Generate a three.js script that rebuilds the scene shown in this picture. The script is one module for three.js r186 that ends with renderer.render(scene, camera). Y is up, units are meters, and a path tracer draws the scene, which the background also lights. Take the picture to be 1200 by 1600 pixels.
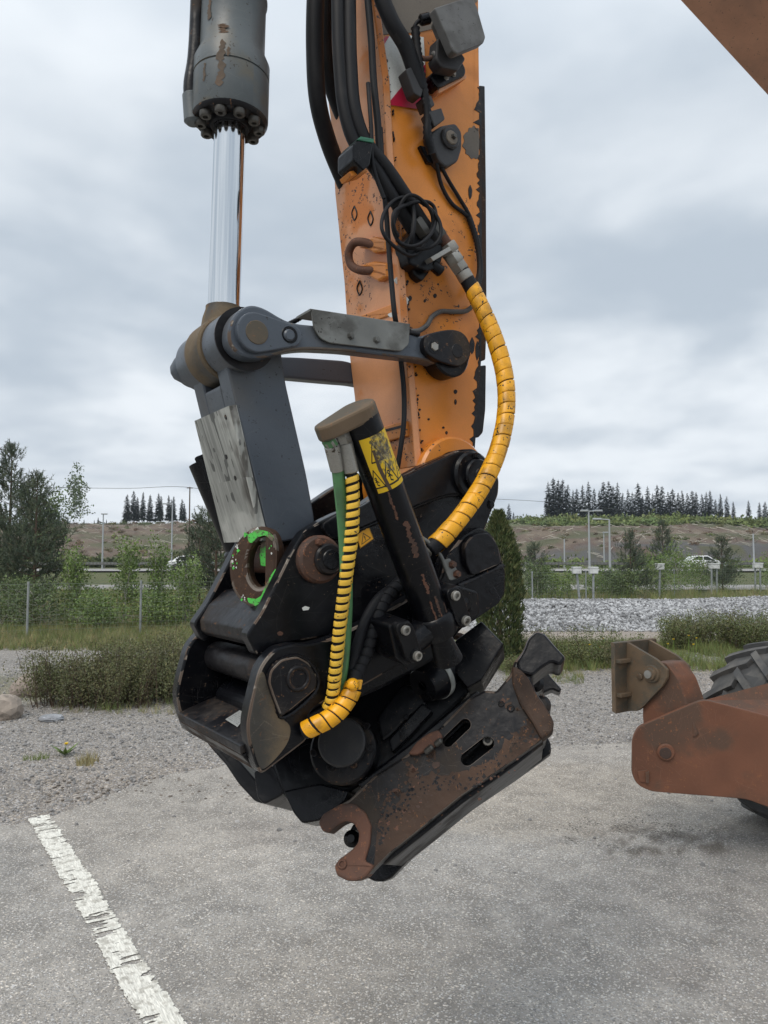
import * as THREE from 'three';
import { mergeGeometries } from 'three/addons/utils/BufferGeometryUtils.js';
import { RoundedBoxGeometry } from 'three/addons/geometries/RoundedBoxGeometry.js';

// ---------------------------------------------------------------- camera, sky, sun, exposure
const scene = new THREE.Scene();
const EYE = new THREE.Vector3(0, 1.62, 0), FOC = 1186, PITCH = Math.atan(72 / 1186);
const camera = new THREE.PerspectiveCamera(2 * Math.atan(800 / FOC) * 180 / Math.PI, 0.75, 0.05, 3000);
camera.position.copy(EYE);
camera.rotation.x = PITCH;
const renderer = new THREE.WebGLRenderer({ antialias: true });
renderer.toneMapping = THREE.LinearToneMapping;
renderer.toneMappingExposure = 1.1;
renderer.shadowMap.enabled = true;
const sun = new THREE.DirectionalLight(0xfff6ea, 1.5);
sun.position.set(-9, 22, 12); sun.target.position.set(0, 0, -4);
sun.castShadow = true; sun.shadow.radius = 45; sun.shadow.mapSize.set(2048, 2048);
Object.assign(sun.shadow.camera, { left: -25, right: 25, top: 25, bottom: -25, near: 1, far: 90 });
scene.add(sun, sun.target);

// seeded numbers and noise
function rng(seed) { let a = seed >>> 0; return () => { a = a + 0x6D2B79F5 | 0; let t = Math.imul(a ^ a >>> 15, 1 | a); t = t + Math.imul(t ^ t >>> 7, 61 | t) ^ t; return ((t ^ t >>> 14) >>> 0) / 4294967296; }; }
const hash = (x, y, s) => { let h = Math.imul(x, 374761393) + Math.imul(y, 668265263) + Math.imul(s, 974711) | 0; h = Math.imul(h ^ h >>> 13, 1274126177); return ((h ^ h >>> 16) >>> 0) / 4294967296; };
function vn(x, y, p, s) {
  const xi = Math.floor(x), yi = Math.floor(y); let fx = x - xi, fy = y - yi;
  fx = fx * fx * (3 - 2 * fx); fy = fy * fy * (3 - 2 * fy);
  const m = p ? (v) => ((v % p) + p) % p : (v) => v;
  const x0 = m(xi), x1 = m(xi + 1), y0 = m(yi), y1 = m(yi + 1);
  const a = hash(x0, y0, s), b = hash(x1, y0, s), c = hash(x0, y1, s), d = hash(x1, y1, s);
  return a + (b - a) * fx + (c - a) * fy + (a - b - c + d) * fx * fy;
}
function fbm(u, v, f, o, s, tile = true) { let r = 0, a = 0.5, t = 0; for (let i = 0; i < o; i++) { r += a * vn(u * f, v * f, tile ? f : 0, s + i * 17); t += a; a *= 0.5; f *= 2; } return r / t; }
const clamp = (x, a = 0, b = 1) => Math.min(b, Math.max(a, x));
const sst = (a, b, x) => { const t = clamp((x - a) / (b - a)); return t * t * (3 - 2 * t); };
const mix = (a, b, t) => a + (b - a) * t;
const mix3 = (a, b, t) => [mix(a[0], b[0], t), mix(a[1], b[1], t), mix(a[2], b[2], t)];

// the overcast sky: layered stratocumulus, computed on a cloud plane
{
  const W = 2048, H = 1024, data = new Float32Array(W * H * 4);
  for (let j = 0; j < H; j++) for (let i = 0; i < W; i++) {
    const phi = (i + 0.5) / W * 2 * Math.PI, el = ((j + 0.5) / H - 0.5) * Math.PI;
    const y = Math.sin(el), c = Math.cos(el), x = Math.cos(phi) * c, z = Math.sin(phi) * c;
    const yy = Math.max(y, 0), k = 1 / (yy + 0.13);
    const px = x * k, pz = z * k;
    const w = fbm(px * 0.5 + 7.3, pz * 0.5 + 2.1, 1, 4, 5, false);
    const n = fbm(px * 0.95 + w * 1.5 + 11.7, pz * 1.0 + w * 1.3 + 5.2, 1, 6, 31, false);
    const n2 = fbm(px * 2.9 + 3.1 + w * 2, pz * 3.1 + 9.4, 1, 5, 77, false);
    let d = sst(0.30, 0.70, n * 0.66 + n2 * 0.34);
    let L = mix3([0.46, 0.53, 0.61], [0.80, 0.85, 0.90], d);
    const hz = Math.exp(-yy * 9);
    L = mix3(L, [0.66, 0.715, 0.775], hz * 0.3);
    const up = 1 + 0.55 * sst(0.45, 1.0, yy);
    if (y < 0) L = [0.26, 0.26, 0.25];
    const o = (j * W + i) * 4;
    data[o] = L[0] * up; data[o + 1] = L[1] * up; data[o + 2] = L[2] * up; data[o + 3] = 1;
  }
  const sky = new THREE.DataTexture(data, W, H, THREE.RGBAFormat, THREE.FloatType);
  sky.mapping = THREE.EquirectangularReflectionMapping; sky.magFilter = THREE.LinearFilter; sky.minFilter = THREE.LinearFilter;
  sky.needsUpdate = true; scene.background = sky; scene.environment = sky;
}
scene.fog = new THREE.FogExp2(0xc6d0da, 0.00022);

// ---------------------------------------------------------------- textures and materials
function makeTex(size, f, srgb = true, tileMetres = 1) {
  const d = new Uint8Array(size * size * 4);
  for (let j = 0; j < size; j++) for (let i = 0; i < size; i++) {
    const c = f(i / size, j / size, i, j), o = (j * size + i) * 4;
    d[o] = clamp(c[0], 0, 255); d[o + 1] = clamp(c[1], 0, 255); d[o + 2] = clamp(c[2], 0, 255); d[o + 3] = c.length > 3 ? clamp(c[3], 0, 255) : 255;
  }
  const t = new THREE.DataTexture(d, size, size); t.magFilter = THREE.LinearFilter; t.minFilter = THREE.LinearMipmapLinearFilter; t.generateMipmaps = true;
  t.wrapS = t.wrapT = THREE.RepeatWrapping; t.repeat.set(1 / tileMetres, 1 / tileMetres);
  if (srgb) t.colorSpace = THREE.SRGBColorSpace; t.needsUpdate = true; return t;
}
const S = 512;
function scratchMask(size, n, seed, len) { const R = rng(seed), m = new Float32Array(size * size); for (let s = 0; s < n; s++) { let x = R() * size, y = R() * size, an = R() * 6.283; const L = len * (0.2 + R() * R() * 1.6), w = 0.35 + 0.65 * R(), bend = (R() - 0.5) * 0.02; for (let k = 0; k < L; k++) { x += Math.cos(an); y += Math.sin(an); an += bend; const i = ((Math.floor(x) % size) + size) % size, j = ((Math.floor(y) % size) + size) % size; m[j * size + i] = Math.max(m[j * size + i], w * (0.4 + 0.6 * R())); } } return m; }
function wearTex(base, dirt, chip, o = {}) {
  const { da = 0.5, db = 0.75, cf = 48, ct = 0.80, cg = 0.45, vary = 0.14, sx = 1, dmax = 0.7, size = S, scr = 0, scrCol = null, rough = null, seed = 0 } = o;
  const sm = scr ? scratchMask(size, scr, 5 + seed, size * 0.06) : null, rd = rough ? new Uint8Array(size * size * 4) : null;
  const t = makeTex(size, (u, v, i, j) => {
    const n = fbm(u, v, 4, 6, 11 + seed), m = fbm(u, v, 8 * sx, 6, 91 + seed), g = fbm(u, v, 3, 4, 41 + seed), c1 = vn(u * cf, v * cf, cf, 7 + seed) * 0.55 + vn(u * cf * 3, v * cf * 3, cf * 3, 19) * 0.3 + vn(u * cf * 7, v * cf * 7, cf * 7, 29) * 0.15;
    let c = base.map(x => x * (1 + (n - 0.5) * vary * 2 + (hash(i, j, 3) - 0.5) * 0.08));
    const dm = sst(da, db, m * 0.6 + g * 0.4 + (hash(i, j, 9) - 0.5) * 0.05); c = mix3(c, dirt, dm * dmax);
    let s = 0; if (sm) { s = sm[j * size + i] * sst(0.3, 0.6, g + 0.1); c = mix3(c, scrCol || dirt, s * 0.8); }
    let k = 0; if (g > cg) { k = sst(ct, ct + 0.025, c1); c = mix3(c, chip, k); }
    if (rd) { const r = clamp(mix(rough[0], rough[1], Math.max(dm, k, s * 0.7)) + (n - 0.5) * 0.12) * 255, q = (j * size + i) * 4; rd[q] = rd[q + 1] = rd[q + 2] = r; rd[q + 3] = 255; }
    return c;
  }, true, o.tile || 0.7);
  if (rd) { const r = new THREE.DataTexture(rd, size, size); r.magFilter = THREE.LinearFilter; r.wrapS = r.wrapT = THREE.RepeatWrapping; r.repeat.copy(t.repeat); r.needsUpdate = true; t.userData.rough = r; }
  return t;
}
function painted(base, dirt, chip, o) { const t = wearTex(base, dirt, chip, o); return new THREE.MeshPhysicalMaterial({ map: t, roughnessMap: t.userData.rough, roughness: 1, specularIntensity: o.spec ?? 1, bumpMap: bumpFine, bumpScale: o.bump || 0.0008 }); }
const bumpFine = makeTex(256, (u, v) => { const n = fbm(u, v, 12, 5, 23) * 255; return [n, n, n]; }, false, 0.35);
const std = (p) => new THREE.MeshStandardMaterial(p);
const M_ = {};
M_.orange = painted([204, 126, 46], [164, 102, 54], [50, 40, 36], { size: 1024, cf: 90, ct: 0.74, cg: 0.5, da: 0.5, db: 0.7, dmax: 0.55, scr: 260, scrCol: [172, 112, 62], rough: [0.3, 0.62] });
M_.orangePale = painted([206, 144, 100], [202, 120, 52], [62, 46, 40], { size: 1024, cf: 110, ct: 0.715, cg: 0.46, da: 0.5, db: 0.6, dmax: 0.85, scr: 300, scrCol: [190, 118, 62], rough: [0.4, 0.6], seed: 3 });
M_.boom = std({ map: wearTex([172, 130, 106], [146, 114, 96], [92, 78, 70], { size: 1024, ct: 0.8, cf: 70, da: 0.45, scr: 300, scrCol: [120, 90, 74] }), roughness: 0.6 });
M_.black = painted([13, 14, 18], [50, 46, 42], [92, 78, 66], { spec: 0.5, size: 1024, cf: 120, ct: 0.785, cg: 0.47, da: 0.54, db: 0.74, dmax: 0.5, scr: 1100, scrCol: [88, 84, 80], rough: [0.27, 0.7], bump: 0.0014 });
M_.blackDusty = painted([18, 18, 22], [74, 64, 54], [106, 78, 58], { spec: 0.55, size: 1024, cf: 90, ct: 0.77, cg: 0.45, da: 0.46, db: 0.66, dmax: 0.7, scr: 900, scrCol: [104, 98, 92], rough: [0.34, 0.8], bump: 0.002, seed: 5 });
M_.grey = painted([72, 79, 88], [86, 82, 77], [38, 38, 40], { size: 1024, cf: 110, ct: 0.80, cg: 0.48, da: 0.54, db: 0.78, dmax: 0.5, vary: 0.08, scr: 320, scrCol: [96, 98, 98], rough: [0.36, 0.6], seed: 7 });
M_.greyOlive = std({ map: wearTex([84, 90, 92], [112, 96, 70], [52, 44, 38], { size: 1024, cf: 80, ct: 0.79, da: 0.54, db: 0.7, dmax: 0.55, scr: 400, scrCol: [120, 122, 118] }), roughness: 0.45, bumpMap: bumpFine, bumpScale: 0.001 });
M_.wornPlate = std({ map: makeTex(S, (u, v) => {
  const n = fbm(u, v, 5, 6, 3), st = fbm(u * 1, v * 0.16, 40, 4, 8, false), g = fbm(u, v, 4, 4, 61);
  const fs = fbm(u * 110 + 3, v * 5 + 7, 1, 4, 18, false), fl = vn(u * 60, v * 14, 0, 25) > 0.86 ? 0.6 : 1; let c = [146, 147, 142].map(x => x * (0.62 + n * 0.36 + fs * 0.42) * fl); c = mix3(c, [62, 58, 53], sst(0.52, 0.66, st) * 0.9 * sst(0.34, 0.56, g)); c = mix3(c, [190, 190, 184], sst(0.55, 0.7, n) * 0.6);
  return c; }, true, 0.5), roughness: 0.5, metalness: 0.25, bumpMap: bumpFine, bumpScale: 0.001 });
M_.galv = std({ map: wearTex([106, 107, 104], [66, 64, 60], [46, 42, 38], { size: 1024, cf: 70, ct: 0.74, cg: 0.42, vary: 0.3, da: 0.44, db: 0.62, tile: 0.4, scr: 500, scrCol: [140, 140, 136] }), roughness: 0.5, metalness: 0.35, bumpMap: bumpFine, bumpScale: 0.0008 });
M_.rust = std({ map: wearTex([92, 62, 48], [56, 47, 43], [124, 80, 55], { size: 1024, cf: 120, ct: 0.72, cg: 0.3, da: 0.42, db: 0.66, vary: 0.3 }), roughness: 0.75, bumpMap: bumpFine, bumpScale: 0.002 });
M_.rustBlack = painted([26, 25, 27], [86, 62, 46], [106, 86, 70], { spec: 0.55, size: 1024, cf: 130, ct: 0.76, cg: 0.38, da: 0.45, db: 0.66, vary: 0.3, dmax: 0.7, tile: 0.9, scr: 700, scrCol: [96, 86, 78], rough: [0.38, 0.85], bump: 0.003, seed: 11 });
M_.rustBand = painted([72, 54, 43], [42, 37, 35], [108, 78, 56], { spec: 0.5, size: 1024, cf: 110, ct: 0.74, cg: 0.36, da: 0.44, db: 0.64, vary: 0.28, dmax: 0.7, scr: 500, scrCol: [118, 102, 88], rough: [0.6, 0.9], bump: 0.003, seed: 17 });
M_.rustRun = std({ map: wearTex([98, 76, 58], [76, 68, 58], [116, 84, 58], { cf: 60, da: 0.42, db: 0.6 }), roughness: 0.75 });
M_.edge = std({ map: wearTex([112, 104, 96], [84, 66, 54], [140, 132, 122], { cf: 60, ct: 0.7, da: 0.4, db: 0.6 }), roughness: 0.6, metalness: 0.3 });  // pale rubbed metal, with caught edge light put into the colour
M_.khaki = painted([58, 55, 50], [110, 94, 72], [92, 70, 52], { size: 512, cf: 60, ct: 0.78, da: 0.4, db: 0.62, dmax: 0.85, scr: 400, scrCol: [124, 112, 94], rough: [0.5, 0.85], bump: 0.002, seed: 13 });
M_.rustFrame = std({ map: wearTex([108, 70, 51], [84, 66, 54], [132, 86, 57], { size: 1024, scr: 900, scrCol: [146, 112, 92], cf: 110, ct: 0.745, cg: 0.4, da: 0.44, db: 0.6, dmax: 0.8, vary: 0.22, tile: 1.3 }), roughness: 0.7, bumpMap: bumpFine, bumpScale: 0.0008 });
M_.rustOlive = std({ map: wearTex([98, 82, 64], [74, 72, 64], [128, 92, 64], { size: 1024, cf: 90, ct: 0.75, cg: 0.4, da: 0.42, db: 0.6, tile: 0.5, vary: 0.25, scr: 500, scrCol: [124, 112, 94] }), roughness: 0.75, bumpMap: bumpFine, bumpScale: 0.001 });
M_.chrome = std({ color: 0xd4d8dc, metalness: 1, roughness: 0.1 });
M_.steel = std({ map: wearTex([150, 148, 142], [104, 92, 78], [70, 60, 52], { cf: 40 }), metalness: 0.6, roughness: 0.42 });
M_.steelDark = std({ color: 0x55534f, metalness: 0.6, roughness: 0.45 });
M_.rubber = new THREE.MeshPhysicalMaterial({ specularIntensity: 0.6,  map: wearTex([18, 19, 23], [46, 44, 43], [60, 56, 52], { cf: 60, ct: 0.9 }), roughness: 0.6 });
M_.plastic = std({ map: wearTex([44, 44, 46], [78, 74, 70], [60, 58, 56], { cf: 50 }), roughness: 0.55 });
M_.plasticGrey = std({ map: wearTex([92, 92, 91], [66, 64, 61], [48, 46, 44], { cf: 60, ct: 0.78, da: 0.44, db: 0.66, tile: 0.3, vary: 0.2 }), roughness: 0.55 });
M_.yellow = std({ map: wearTex([232, 166, 28], [140, 100, 36], [60, 48, 32], { cf: 50, ct: 0.74, cg: 0.42, da: 0.47, db: 0.68, tile: 0.3, dmax: 0.6, scr: 300, scrCol: [120, 88, 40] }), roughness: 0.38 });
M_.yellowPale = std({ map: wearTex([226, 182, 64], [150, 118, 54], [60, 50, 36], { cf: 50, ct: 0.76, cg: 0.42, da: 0.5, tile: 0.3, dmax: 0.6, scr: 200, scrCol: [120, 96, 50] }), roughness: 0.4 });
M_.greenHose = std({ map: wearTex([80, 126, 82], [66, 92, 66], [52, 60, 48], { cf: 40, ct: 0.84, tile: 0.3 }), roughness: 0.5 });
M_.greenPaint = std({ map: wearTex([78, 186, 74], [104, 92, 76], [66, 54, 46], { cf: 70, ct: 0.72, cg: 0.42, da: 0.56, db: 0.62, dmax: 1, tile: 0.25 }), roughness: 0.5 });
M_.white = std({ map: wearTex([206, 208, 204], [160, 158, 150], [120, 110, 100], { cf: 60, ct: 0.86 }), roughness: 0.45 });
M_.red = std({ color: 0xb01c3c, roughness: 0.4 });
M_.bare = std({ map: wearTex([104, 96, 86], [84, 80, 76], [60, 50, 44], { cf: 40 }), roughness: 0.7 });
M_.tyre = std({ map: wearTex([74, 74, 74], [116, 112, 106], [90, 88, 84], { cf: 60, ct: 0.86, da: 0.42, db: 0.66 }), roughness: 0.9 });
M_.glass = std({ color: 0x1c2226, roughness: 0.06 });

// ---------------------------------------------------------------- frames: from a point of the photograph to a point on a plane of the machine
const V = (x, y, z) => new THREE.Vector3(x, y, z);
function ray(px, py) { return V((px - 600) / FOC, -(py - 800) / FOC, -1).applyAxisAngle(V(1, 0, 0), PITCH); }
class Frame {
  constructor(o, ex, ey, ez) { this.o = o; this.ex = ex; this.ey = ey; this.ez = ez; this.m = new THREE.Matrix4().makeBasis(ex, ey, ez).setPosition(o); this.inv = this.m.clone().invert(); }
  w(px, py, c) { const d = ray(px, py); const t = (c - EYE.clone().sub(this.o).dot(this.ez)) / d.dot(this.ez); return EYE.clone().addScaledVector(d, t); }
  l(px, py, c) { return this.w(px, py, c).applyMatrix4(this.inv); }
  at(x, y, z) { return V(x, y, z).applyMatrix4(this.m); }
}
const depthOf = (p) => { const d = p.clone().sub(EYE); return -(d.z * Math.cos(PITCH)) + d.y * Math.sin(PITCH); };
const pxm = (n, p) => n * depthOf(p) / FOC;                      // pixels to metres at a point
const ground = (px, py, y = 0) => { const d = ray(px, py); return EYE.clone().addScaledVector(d, (y - EYE.y) / d.y); };
const far = (px, py, z) => { const d = ray(px, py); return EYE.clone().addScaledVector(d, -z / d.z); };   // at a given depth
const SN = V(0.55, 0, 0.835).normalize(), UX = V(0.835, 0, -0.55).normalize(), UP = V(0, 1, 0);
const MF = new Frame(V(0.082, 0, -1.95), UX, UP, SN);

// ---------------------------------------------------------------- geometry helpers
function boxUV(g, seed = 0) {
  g = g.index ? g.toNonIndexed() : g;
  const p = g.attributes.position, uv = new Float32Array(p.count * 2), a = V(), b = V(), c = V(), n = V();
  const ox = (seed * 0.371) % 1, oy = (seed * 0.617) % 1;
  for (let i = 0; i < p.count; i += 3) {
    a.fromBufferAttribute(p, i); b.fromBufferAttribute(p, i + 1); c.fromBufferAttribute(p, i + 2);
    n.copy(b).sub(a).cross(c.clone().sub(a)); const ax = Math.abs(n.x), ay = Math.abs(n.y), az = Math.abs(n.z);
    [a, b, c].forEach((q, k) => { const o = (i + k) * 2; if (ay > ax && ay > az) { uv[o] = q.x; uv[o + 1] = q.z; } else if (ax > az) { uv[o] = q.z; uv[o + 1] = q.y; } else { uv[o] = q.x; uv[o + 1] = q.y; } uv[o] += ox; uv[o + 1] += oy; });
  }
  g.setAttribute('uv', new THREE.BufferAttribute(uv, 2)); return g;
}
let uvSeed = 0;
function clean(g) { for (const k of Object.keys(g.attributes)) if (!['position', 'normal', 'uv', 'color'].includes(k)) g.deleteAttribute(k); return g; }
function part(name, geos, mat, parent, label) {
  const list = (Array.isArray(geos) ? geos : [geos]).map(g => clean(g.index ? g.toNonIndexed() : g));
  list.forEach(g => { if (!g.attributes.uv) g.setAttribute('uv', new THREE.BufferAttribute(new Float32Array(g.attributes.position.count * 2), 2)); });
  let g = list.length > 1 ? mergeGeometries(list) : list[0];
  if (!g.userData.keepUV) g = boxUV(g, ++uvSeed);
  const m = new THREE.Mesh(g, mat); m.name = name; if (label) m.userData.label = label; parent.add(m); return m;
}
const taken = {};
function uname(n) { if (!(n in taken)) { taken[n] = 0; return n; } taken[n]++; return n + '_' + String(taken[n]).padStart(3, '0'); }
function thing(name, label, category, group) { const g = new THREE.Group(); g.name = uname(name); g.userData = { label, category }; if (group) g.userData.group = group; scene.add(g); return g; }
function structure(o, name) { o.name = uname(name || o.name); o.userData.kind = 'structure'; scene.add(o); return o; }
function rebase(g) { const b = new THREE.Box3().setFromObject(g), c = V((b.min.x + b.max.x) / 2, b.min.y, (b.min.z + b.max.z) / 2); g.children.forEach(k => k.position.sub(c)); g.position.copy(c); return g; }

function weld(F, pts, c, r, closed = true, n = 0) {                  // a bumpy weld bead along an outline
  const q = (closed ? pts.concat([pts[0]]) : pts).map(([x, y]) => F.w(x, y, c)), cu = new THREE.CatmullRomCurve3(q, false, 'centripetal'), N = Math.round(cu.getLength() / 0.005), g = new THREE.TubeGeometry(cu, N, r, 6), p = g.attributes.position, v = V();
  for (let i = 0; i <= N; i++) { const ctr = cu.getPointAt(i / N), k = 0.7 + 0.3 * (i % 2) + 0.25 * hash(i, 3, 7); for (let j = 0; j <= 6; j++) { v.fromBufferAttribute(p, i * 7 + j).sub(ctr).multiplyScalar(k).add(ctr); p.setXYZ(i * 7 + j, v.x, v.y, v.z); } }
  g.computeVertexNormals(); return g;
}
function edgeWearLight(m, F, parent, mat, thr = 0.5, f = 38) {              // rubbed bevel edges of a plate, the light they catch painted in paler
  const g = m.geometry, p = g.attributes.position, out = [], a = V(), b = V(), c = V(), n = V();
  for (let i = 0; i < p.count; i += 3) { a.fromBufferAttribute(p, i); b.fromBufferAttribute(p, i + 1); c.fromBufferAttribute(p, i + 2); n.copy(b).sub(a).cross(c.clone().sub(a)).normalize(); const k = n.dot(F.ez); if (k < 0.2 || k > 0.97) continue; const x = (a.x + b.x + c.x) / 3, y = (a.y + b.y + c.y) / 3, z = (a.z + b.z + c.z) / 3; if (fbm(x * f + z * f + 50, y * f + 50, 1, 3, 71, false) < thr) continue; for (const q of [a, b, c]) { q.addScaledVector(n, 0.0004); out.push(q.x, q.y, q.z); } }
  if (!out.length) return; const e = new THREE.BufferGeometry(); e.setAttribute('position', new THREE.Float32BufferAttribute(out, 3)); e.computeVertexNormals(); part('worn_lit_edge', e, mat, parent).userData.kind = 'stuff';
}
function curvedPatch(F, Rad, t0, w, z0, z1, seed, mat, parent, name) { const Rr = rng(seed), pos = [], idx = [], K = 24; for (let k = 0; k <= K; k++) { const z = mix(z0, z1, k / K), c = t0 + (Rr() - 0.5) * w * 0.22 + Math.sin(k * 0.5) * w * 0.12, ww = w * (0.3 + 0.8 * Rr()) * (k === 0 || k === K ? 0.2 : 1); for (const s of [-0.5, 0.5]) { const p = F.at((Rad + 0.0009) * Math.cos(c + s * ww), (Rad + 0.0009) * Math.sin(c + s * ww), z); pos.push(p.x, p.y, p.z); } if (k < K) { const o = k * 2; idx.push(o, o + 1, o + 2, o + 1, o + 3, o + 2); } } const g = new THREE.BufferGeometry(); g.setAttribute('position', new THREE.Float32BufferAttribute(pos, 3)); g.setIndex(idx); g.computeVertexNormals(); return part(name, g, mat, parent); }
const dense = (v, s = 0.012) => { const o = []; v.forEach((p, i) => { const q = v[(i + 1) % v.length], n = Math.max(1, Math.round(p.distanceTo(q) / s)); for (let k = 0; k < n; k++) o.push(p.clone().lerp(q, k / n)); }); return o; };
function shapeOf(v2, r = 0) {                                       // polygon with rounded corners
  const s = new THREE.Shape(), n = v2.length;
  if (!r) { s.setFromPoints(v2); return s; }
  for (let i = 0; i < n; i++) {
    const p = v2[i], a = v2[(i + n - 1) % n], b = v2[(i + 1) % n];
    const da = Math.min(r, p.distanceTo(a) * 0.48), db = Math.min(r, p.distanceTo(b) * 0.48);
    const p0 = p.clone().add(a.clone().sub(p).setLength(da)), p1 = p.clone().add(b.clone().sub(p).setLength(db));
    if (i === 0) s.moveTo(p0.x, p0.y); else s.lineTo(p0.x, p0.y);
    s.quadraticCurveTo(p.x, p.y, p1.x, p1.y);
  }
  s.closePath(); return r > 0.003 ? new THREE.Shape(dense(s.getPoints(5).slice(0, -1))) : s;
}
const loc = (F, pts, c) => pts.map(([x, y]) => { const q = F.l(x, y, c); return new THREE.Vector2(q.x, q.y); });
function slab(F, v2, c0, c1, { r = 0.006, bevel = 0.003, holes = [] } = {}) {
  const s = shapeOf(v2, r); holes.forEach(h => s.holes.push(h instanceof THREE.Path ? h : new THREE.Path().setFromPoints(h)));
  const b = Math.min(bevel, (c1 - c0) * 0.3);
  const g = new THREE.ExtrudeGeometry(s, { depth: c1 - c0 - 2 * b, bevelEnabled: b > 0, bevelThickness: b, bevelSize: b, bevelOffset: -b, bevelSegments: 2, curveSegments: 6 });
  g.translate(0, 0, c0 + b); g.applyMatrix4(F.m); return g;
}
const plate = (F, pts, c0, c1, o) => slab(F, loc(F, pts, c1), c0, c1, o);
function lathe(F, x, y, prof, seg = 32) {                           // profile [radius, c] turned about F.ez through (x, y)
  const g = new THREE.LatheGeometry(prof.map(([a, b]) => new THREE.Vector2(a, b)), seg);
  g.rotateX(Math.PI / 2); g.translate(x, y, 0); g.applyMatrix4(F.m); return hard(g);
}
function hard(g) { g = g.toNonIndexed(); g.computeVertexNormals(); const p = g.attributes.position; // crease: smooth only shallow angles
  const map = new Map(), key = i => Math.round(p.getX(i) * 2e4) + ',' + Math.round(p.getY(i) * 2e4) + ',' + Math.round(p.getZ(i) * 2e4), n = g.attributes.normal, out = new Float32Array(n.count * 3);
  for (let i = 0; i < p.count; i++) { const k = key(i); if (!map.has(k)) map.set(k, []); map.get(k).push(i); }
  const A = V(), B = V(), T = V();
  for (const l of map.values()) for (const i of l) { A.fromBufferAttribute(n, i); T.set(0, 0, 0); for (const j of l) { B.fromBufferAttribute(n, j); if (B.dot(A) > 0.72) T.add(B); } T.normalize(); out[i * 3] = T.x; out[i * 3 + 1] = T.y; out[i * 3 + 2] = T.z; }
  g.setAttribute('normal', new THREE.BufferAttribute(out, 3)); return g; }
function disc(F, px, py, c0, c1, rpx, ch = 0.004) { const q = F.l(px, py, c1), R = pxm(rpx, F.w(px, py, c1)); return lathe(F, q.x, q.y, [[0.0001, c0], [R, c0], [R, c1 - ch], [R - ch, c1], [0.0001, c1]]); }
function between(a, b, prof, seg = 32) {                            // profile [radius, metres along a->b]
  const z = b.clone().sub(a).normalize(), x = V(0, 1, 0).cross(z); if (x.lengthSq() < 1e-4) x.set(1, 0, 0); x.normalize();
  return lathe(new Frame(a, x, z.clone().cross(x), z), 0, 0, prof, seg);
}
const capped = (a, b, r, ch = 0.003, seg = 24) => { const L = a.distanceTo(b); return between(a, b, [[0.0001, 0], [r - ch, 0], [r, ch], [r, L - ch], [r - ch, L], [0.0001, L]], seg); };
function socketBolt(F, px, py, c, rpx, h = 0.012) { const q = F.l(px, py, c), R = pxm(rpx, F.w(px, py, c)); return lathe(F, q.x, q.y, [[R, c], [R, c + h - 0.0015], [R - 0.0015, c + h], [R * 0.55, c + h], [R * 0.5, c + h * 0.45], [0.0001, c + h * 0.45]], 18); }
function hexBolt(F, px, py, c, rpx, h = 0.01) { const q = F.l(px, py, c), R = pxm(rpx, F.w(px, py, c)); return lathe(F, q.x, q.y, [[R * 1.25, c], [R * 1.25, c + 0.002], [R * 1.0, c + 0.0021], [R, c + h - 0.002], [R * 0.85, c + h], [0.0001, c + h]], 6); }
const W3 = (list) => list.map(([x, y, c]) => MF.w(x, y, c));
const curve = (pts) => new THREE.CatmullRomCurve3(pts, false, 'centripetal');
function tube(pts, r, seg = 0, rad = 12) { const c = curve(pts), L = c.getLength(); return endCaps(new THREE.TubeGeometry(c, seg || Math.max(8, Math.round(L / 0.012)), r, rad), c, r, rad); }
function endCaps(g, c, r, rad) { const out = [g.toNonIndexed()]; for (const t of [0, 1]) { const p = c.getPointAt(t), d = c.getTangentAt(t); const s = new THREE.SphereGeometry(r, rad, 6); s.scale(1, 1, 0.35); const m = new THREE.Matrix4().lookAt(V(), d, Math.abs(d.y) > 0.95 ? V(1, 0, 0) : UP); m.setPosition(p); s.applyMatrix4(m); out.push(s.toNonIndexed()); } return mergeGeometries(out.map(clean)); }
function spiralWrap(c, t0, t1, r, pitch, fill = 0.86, th = 0.0022) {  // a flat plastic ribbon wound round a hose
  const L = c.getLength(), a0 = t0 * L, a1 = t1 * L, turns = (a1 - a0) / pitch, N = Math.ceil(turns * 18), fr = [], K = 240, R = rng(Math.round(pitch * 1e5 + r * 1e5));
  const F = c.computeFrenetFrames(K, false), jit = []; for (let i = 0; i <= turns + 1; i++) jit.push([1 + (R() - 0.5) * 0.07, (R() - 0.5) * pitch * 0.12]);
  const pos = [], idx = [], prof = [[-0.5, 0], [-0.44, 1], [0.44, 1], [0.5, 0]];
  for (let i = 0; i <= N; i++) {
    const k = i / N * turns, an = k * Math.PI * 2, j0 = jit[Math.floor(k)], j1 = jit[Math.floor(k) + 1], f = k - Math.floor(k);
    for (const [w, o] of prof) {
      const s = clamp(a0 + k * pitch + w * pitch * fill + mix(j0[1], j1[1], f), 0, L), t = s / L, p = c.getPointAt(t), q = Math.min(K, Math.round(t * K));
      const rr = (r + o * th) * mix(j0[0], j1[0], f), n = F.normals[q], b = F.binormals[q];
      pos.push(p.x + rr * (Math.cos(an) * n.x + Math.sin(an) * b.x), p.y + rr * (Math.cos(an) * n.y + Math.sin(an) * b.y), p.z + rr * (Math.cos(an) * n.z + Math.sin(an) * b.z));
    }
    if (i < N) for (let m = 0; m < 3; m++) { const o = i * 4 + m; idx.push(o, o + 1, o + 4, o + 1, o + 5, o + 4); }
  }
  const g = new THREE.BufferGeometry(); g.setAttribute('position', new THREE.Float32BufferAttribute(pos, 3)); g.setIndex(idx); g.computeVertexNormals(); return g.toNonIndexed();
}
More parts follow.
